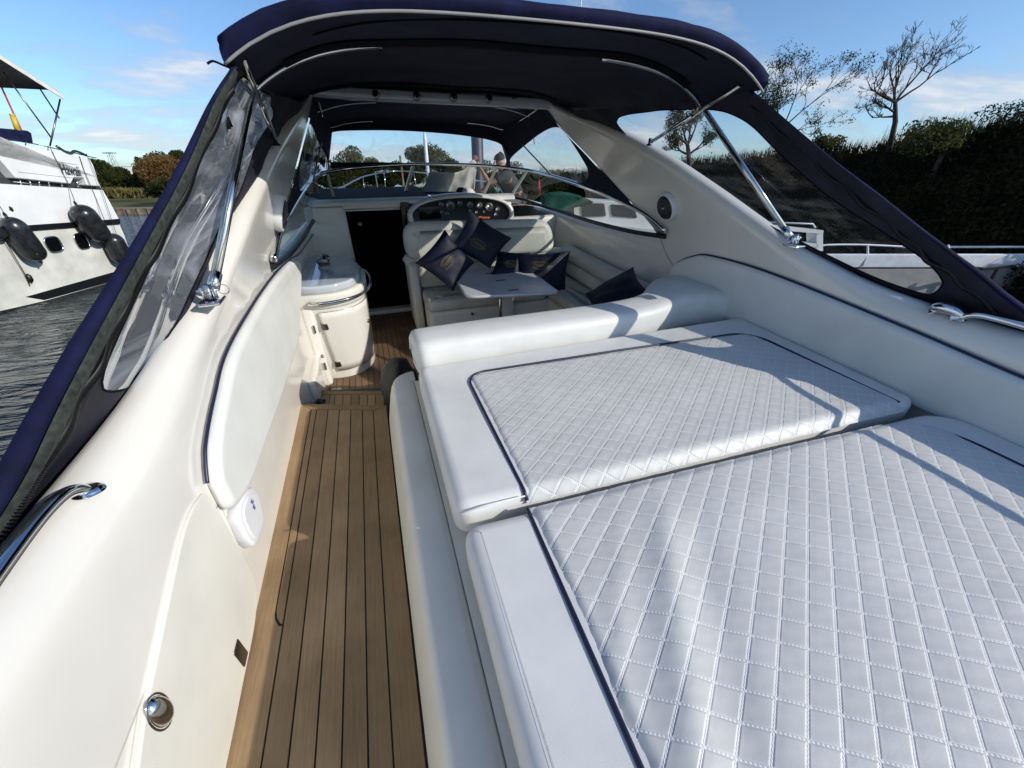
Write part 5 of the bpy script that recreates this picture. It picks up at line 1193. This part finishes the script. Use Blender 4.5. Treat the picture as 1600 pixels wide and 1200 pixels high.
# fenders and ropes
def fender(label, x0, y0, x1, y1, wpx, off, rope):
    r = (onb(x0 + wpx / 2, (y0 + y1) / 2, off) - onb(x0, (y0 + y1) / 2, off)).length * .8; a, b2 = onb(x0, y0, off - r), onb(x1, y1, off - r); L_ = (b2 - a).length
    t = Thing('fender', label, 'fender', b2, boat=False, group='black fenders hanging on the white boat')
    pr = [(.02, -.06), (.035, 0), (.03, .05)] + [(r * math.sin(math.pi / 2 * k / 7) * .97 + .03 * (1 - k / 7), .05 + L_ * .26 * (1 - math.cos(math.pi / 2 * k / 7))) for k in range(1, 8)] + [(r, L_ * .55)] + [(r * math.cos(math.pi / 2 * k / 7) * .97 + .03 * (k / 7), L_ * .74 + (L_ * .22) * math.sin(math.pi / 2 * k / 7)) for k in range(1, 8)] + [(.035, L_ * .99), (.02, L_ + .03)]
    t.part('fender_body', MB().lathe(a, b2 - a, pr, 24), 'rubber')
    if rope: t.part('rope', MB().tube([a] + [onb(x, y, o) for x, y, o in rope], .008, 5), 'black')
fender('largest black fender at the left edge of the picture, its cord dangling towards the water', 8, 336, 64, 410, 44, -.03, [(-8, 310, -.05), (-25, 285, 0), (-40, 240, 0)])
fender('black fender hanging over the rubbing strake beside the right-hand porthole', 118, 318, 163, 378, 38, -.03, [(105, 283, -.02), (94, 262, -.02), (78, 230, 0)])
fender('smallest black fender hanging nearest the stern of the white boat', 170, 362, 195, 413, 30, -.02, [(150, 310, -.04), (132, 268, -.02), (124, 244, 0)])
fender('short black fender half cut off at the left edge, tucked behind the large one', -22, 352, 6, 372, 30, .0, [(-40, 310, -.02)])
single('mooring_line', MB().tube([onb(6, 372, -.1), onb(40, 430, -.06), onb(47, 447, -.03)], .010, 5).lathe(onb(42, 428, -.05), (0, 0, -1), [(.02, 0), (.06, .05), (.06, .16), (.02, .22)], 10), 'black', 'thin dark cord with a small float hanging below the largest fender', 'rope', tuple(onb(40, 430, 0)), boat=False)
single('mooring_rope', MB().tube([onb(135, 240, -.02), onb(160, 300, -.1), onb(196, 408, -.12)], .007, 5), 'ssd', 'thin grey rope running down to the stern fender', 'rope', tuple(onb(160, 300, 0)), boat=False)
# ---- grey barge to starboard
def wz(px, py, z): r = ray(px, py, PW); return CW + r * ((z - HC) / r.z)
zt = 1.30; P0 = wz(1285, 397, zt); r_, u_, f_ = basis(PW); R_ = V((r_.x, r_.y, 0)).normalized(); D_ = V((-R_.y, R_.x, 0))
bg = Thing('barge', 'long grey barge with a white rail moored to starboard', 'barge', P0 - V((0, 0, zt)), boat=False)
Lb = 14.0
def bgp(u, v, z): return P0 + R_ * u + D_ * v + V((0, 0, z - zt))
bg.part('hull', MB().prism([bgp(-.1, 0, -.2), bgp(Lb, 0, -.2), bgp(Lb, .9, -.2), bgp(.4, .9, -.2)], (0, 0, zt - .30 + .2 - .02)), 'grey', bevel=.03)
bg.part('gunwale', MB().prism([bgp(-.15, -.04, zt - .30), bgp(Lb, -.04, zt - .30), bgp(Lb, .08, zt - .30), bgp(-.10, .08, zt - .30)], (0, 0, .30)), 'rail', bevel=.02)
bg.part('inner_deck', MB().prism([bgp(0, .09, zt - .31), bgp(Lb, .09, zt - .31), bgp(Lb, .88, zt - .31), bgp(.4, .88, zt - .31)], (0, 0, .06)), 'grime')
h2 = (wz(1400, 388, zt) - wz(1400, 397, zt)).length
m = MB(); m.tube(smooth_path([bgp(.10, .25, zt), bgp(.10, .25, zt + .12), bgp(.25, .25, zt + .17), bgp(1.2, .25, zt + .17), bgp(2.6, .25, zt + .10)], 4), .022, 8)
m.tube([bgp(2.0, .2, zt + .13), bgp(Lb, .2, zt + .13)], .024, 8)
for k in range(6): m.tube([bgp(1.0 + k * 1.9, -.045, zt - .26), bgp(1.05 + k * 1.9, -.02, zt - .02), bgp(1.15 + k * 1.9, .2, zt + .17)], .022, 6)
bg.part('guard_rail', m, 'rail')
m = MB()
for k in range(3): m.box(bgp(3.35 + k * .5, -.35, zt - .45), (.05, .05, .45))
m.box(bgp(3.85, -.35, zt - .24), (1.3, .06, .06))
single('black_trestle', m, 'black', 'black trestle frame against the barge at the right edge', 'trestle', tuple(bgp(3.5, -.35, 0)), boat=False)
# wheelhouse window frame standing ahead of the barge
Q = wz(1287, 392, 1.35)
def wq(px, py, off=0):
    r = ray(px, py, PW); n = D_; t = (Q + n * off - CW).dot(n) / r.dot(n); return CW + r * t
wh = Thing('white_cabin_cruiser', 'white cabin cruiser with square windows and a green canvas cover seen through the starboard windscreen', 'cabin boat', wq(1000, 420), boat=False)
m = MB()
for poly in ([(1195, 350), (1287, 360), (1286, 366), (1195, 357)], [(1276, 366), (1286, 366), (1286, 392), (1276, 392)], [(1195, 371), (1278, 381), (1278, 386), (1195, 377)]): m.prism([wq(x, y) for x, y in poly], D_ * .35)
wh.part('aft_window_frame', m, 'white')
wh.part('hull', MB().prism([wq(x, y) for x, y in [(820, 362), (1240, 388), (1240, 470), (820, 470)]], D_ * 2.6), 'white', bevel=.03)
wh.part('side_deck', MB().prism([wq(x, y, -.05) for x, y in [(880, 346), (1235, 378), (1235, 392), (880, 362)]], D_ * .5), 'rail')
cbn = wh.part('cabin', MB().prism([wq(x, y, .3) for x, y in [(893, 310), (1010, 318), (1020, 346), (1235, 372), (1235, 385), (893, 352)]], D_ * 1.8), 'white', bevel=.02)
for poly in ([(908, 317), (944, 318), (947, 338), (909, 339)], [(954, 319), (990, 322), (996, 341), (956, 338)]):
    wh.part('cabin_window', MB().prism([p for p in rounded([wq(x, y, .28) for x, y in poly], .04, 3)], D_ * .05), 'smoke', cbn)
wh.part('cabin_side_window', MB().prism([wq(x, y, .27) for x, y in [(880, 340), (890, 316), (897, 316), (897, 340)]], D_ * .05), 'smoke', cbn)
g = MB(); rows = []
for i in range(9):
    f = i / 8; x = 846 + 80 * f; y0 = 303 - 6 * math.sin(f * 3) + 14 * f * f; y1 = 343 - 26 * f
    rows.append([wq(x - 6 * (q / 5), y0 + (y1 - y0) * q / 5, .1 + .05 * math.sin(i * 2 + q)) for q in range(6)])
wh.part('green_cover', MB().grid(rows), 'green', solid=.05)
m = MB(); m.tube([wq(810, 309, .1), wq(845, 318, .1), wq(850, 338, .1)], .02, 6).tube([wq(845, 318, .1), wq(862, 342, 0)], .012, 5).tube([wq(1195, 347), wq(1270, 350), wq(1274, 356)], .02, 6)
wh.part('guard_rail', m, 'rail')
wh.part('flag_staff', MB().tube([wq(842, 281, .1), wq(843, 305, .1)], .025, 6), 'red')
# ================================================================== SKY, SUN, CAMERA
sunb = V((1.48, -1.16, 1.0)).normalized(); sunw = (T.to_3x3() @ sunb).normalized()
el = math.asin(sunw.z); azr = math.atan2(sunw.x, sunw.y)
w = bpy.data.worlds.new('World'); sc.world = w; w.use_nodes = True; nt = w.node_tree; nt.nodes.clear()
o = nt.nodes.new('ShaderNodeOutputWorld'); bg_ = nt.nodes.new('ShaderNodeBackground'); bg_.inputs[1].default_value = .128; L(nt, bg_.outputs[0], o.inputs[0])
sky = nt.nodes.new('ShaderNodeTexSky'); sky.sky_type = 'NISHITA'; sky.sun_disc = False; sky.sun_elevation = el; sky.sun_rotation = azr; sky.air_density = 1.0; sky.dust_density = .6; sky.ozone_density = 1.6
tc = N(nt, 'TexCoord'); sp = N(nt, 'SeparateXYZ'); L(nt, tc.outputs['Generated'], sp.inputs[0])
zc = N(nt, 'Math', operation='MAXIMUM', i_1=.0); L(nt, sp.outputs[2], zc.inputs[0]); za = N(nt, 'Math', operation='ADD', i_1=.18); L(nt, zc.outputs[0], za.inputs[0])
dx = N(nt, 'Math', operation='DIVIDE'); dy = N(nt, 'Math', operation='DIVIDE'); L(nt, sp.outputs[0], dx.inputs[0]); L(nt, za.outputs[0], dx.inputs[1]); L(nt, sp.outputs[1], dy.inputs[0]); L(nt, za.outputs[0], dy.inputs[1])
cb2 = N(nt, 'CombineXYZ'); L(nt, dx.outputs[0], cb2.inputs[0]); L(nt, dy.outputs[0], cb2.inputs[1])
mp = N(nt, 'Mapping'); mp.inputs['Scale'].default_value = (1.0, 1.5, 1); mp.inputs['Rotation'].default_value = (0, 0, .4); mp.inputs['Location'].default_value = (3.1, 1.7, 0); L(nt, cb2.outputs[0], mp.inputs[0])
n1 = N(nt, 'TexNoise', i_Scale=1.1, i_Detail=9, i_Roughness=.58, i_Distortion=.3); L(nt, mp.outputs[0], n1.inputs['Vector'])
low = N(nt, 'MapRange', i_1=.02, i_2=.45, i_3=.455, i_4=.565); L(nt, sp.outputs[2], low.inputs[0])
sb2 = N(nt, 'Math', operation='SUBTRACT'); L(nt, n1.outputs[0], sb2.inputs[0]); L(nt, low.outputs[0], sb2.inputs[1])
cl = N(nt, 'MapRange', i_1=-.02, i_2=.16, i_3=0, i_4=.8); L(nt, sb2.outputs[0], cl.inputs[0])
cc = N(nt, 'ValToRGB'); cc.color_ramp.elements[0].color = (3.0, 3.2, 3.7, 1); cc.color_ramp.elements[1].color = (7, 7.1, 7.3, 1); L(nt, n1.outputs[0], cc.inputs[0]); cc.color_ramp.elements[0].position = .5; cc.color_ramp.elements[1].position = .75
mxs = N(nt, 'MixRGB'); L(nt, cl.outputs[0], mxs.inputs[0]); skt = N(nt, 'MixRGB', blend_type='MULTIPLY'); skt.inputs[0].default_value = 1; skt.inputs[2].default_value = (.74, .92, 1.13, 1); L(nt, sky.outputs[0], skt.inputs[1]); L(nt, skt.outputs[0], mxs.inputs[1]); L(nt, cc.outputs[0], mxs.inputs[2]); L(nt, mxs.outputs[0], bg_.inputs[0])
ld_ = bpy.data.lights.new('sun', 'SUN'); ld_.energy = 3.5; ld_.angle = math.radians(.53); ld_.color = (1, .94, .85)
so = bpy.data.objects.new('sun', ld_); C.objects.link(so); so.rotation_euler = sunw.to_track_quat('Z', 'Y').to_euler(); so.location = (0, 0, 30)
cam = bpy.data.cameras.new('camera'); cam.sensor_fit = 'HORIZONTAL'; cam.sensor_width = 36; cam.lens = 36 * F / 1600; cam.clip_start = .02; cam.clip_end = 5000
co = bpy.data.objects.new('camera', cam); C.objects.link(co); co.matrix_world = cammat(PW, CW); sc.camera = co
vs = sc.view_settings; vs.view_transform = 'Standard'; vs.look = 'None'; vs.exposure = .22; vs.gamma = 1
sc.cycles.max_bounces = 8; sc.cycles.transparent_max_bounces = 16; sc.cycles.caustics_reflective = False; sc.cycles.caustics_refractive = False
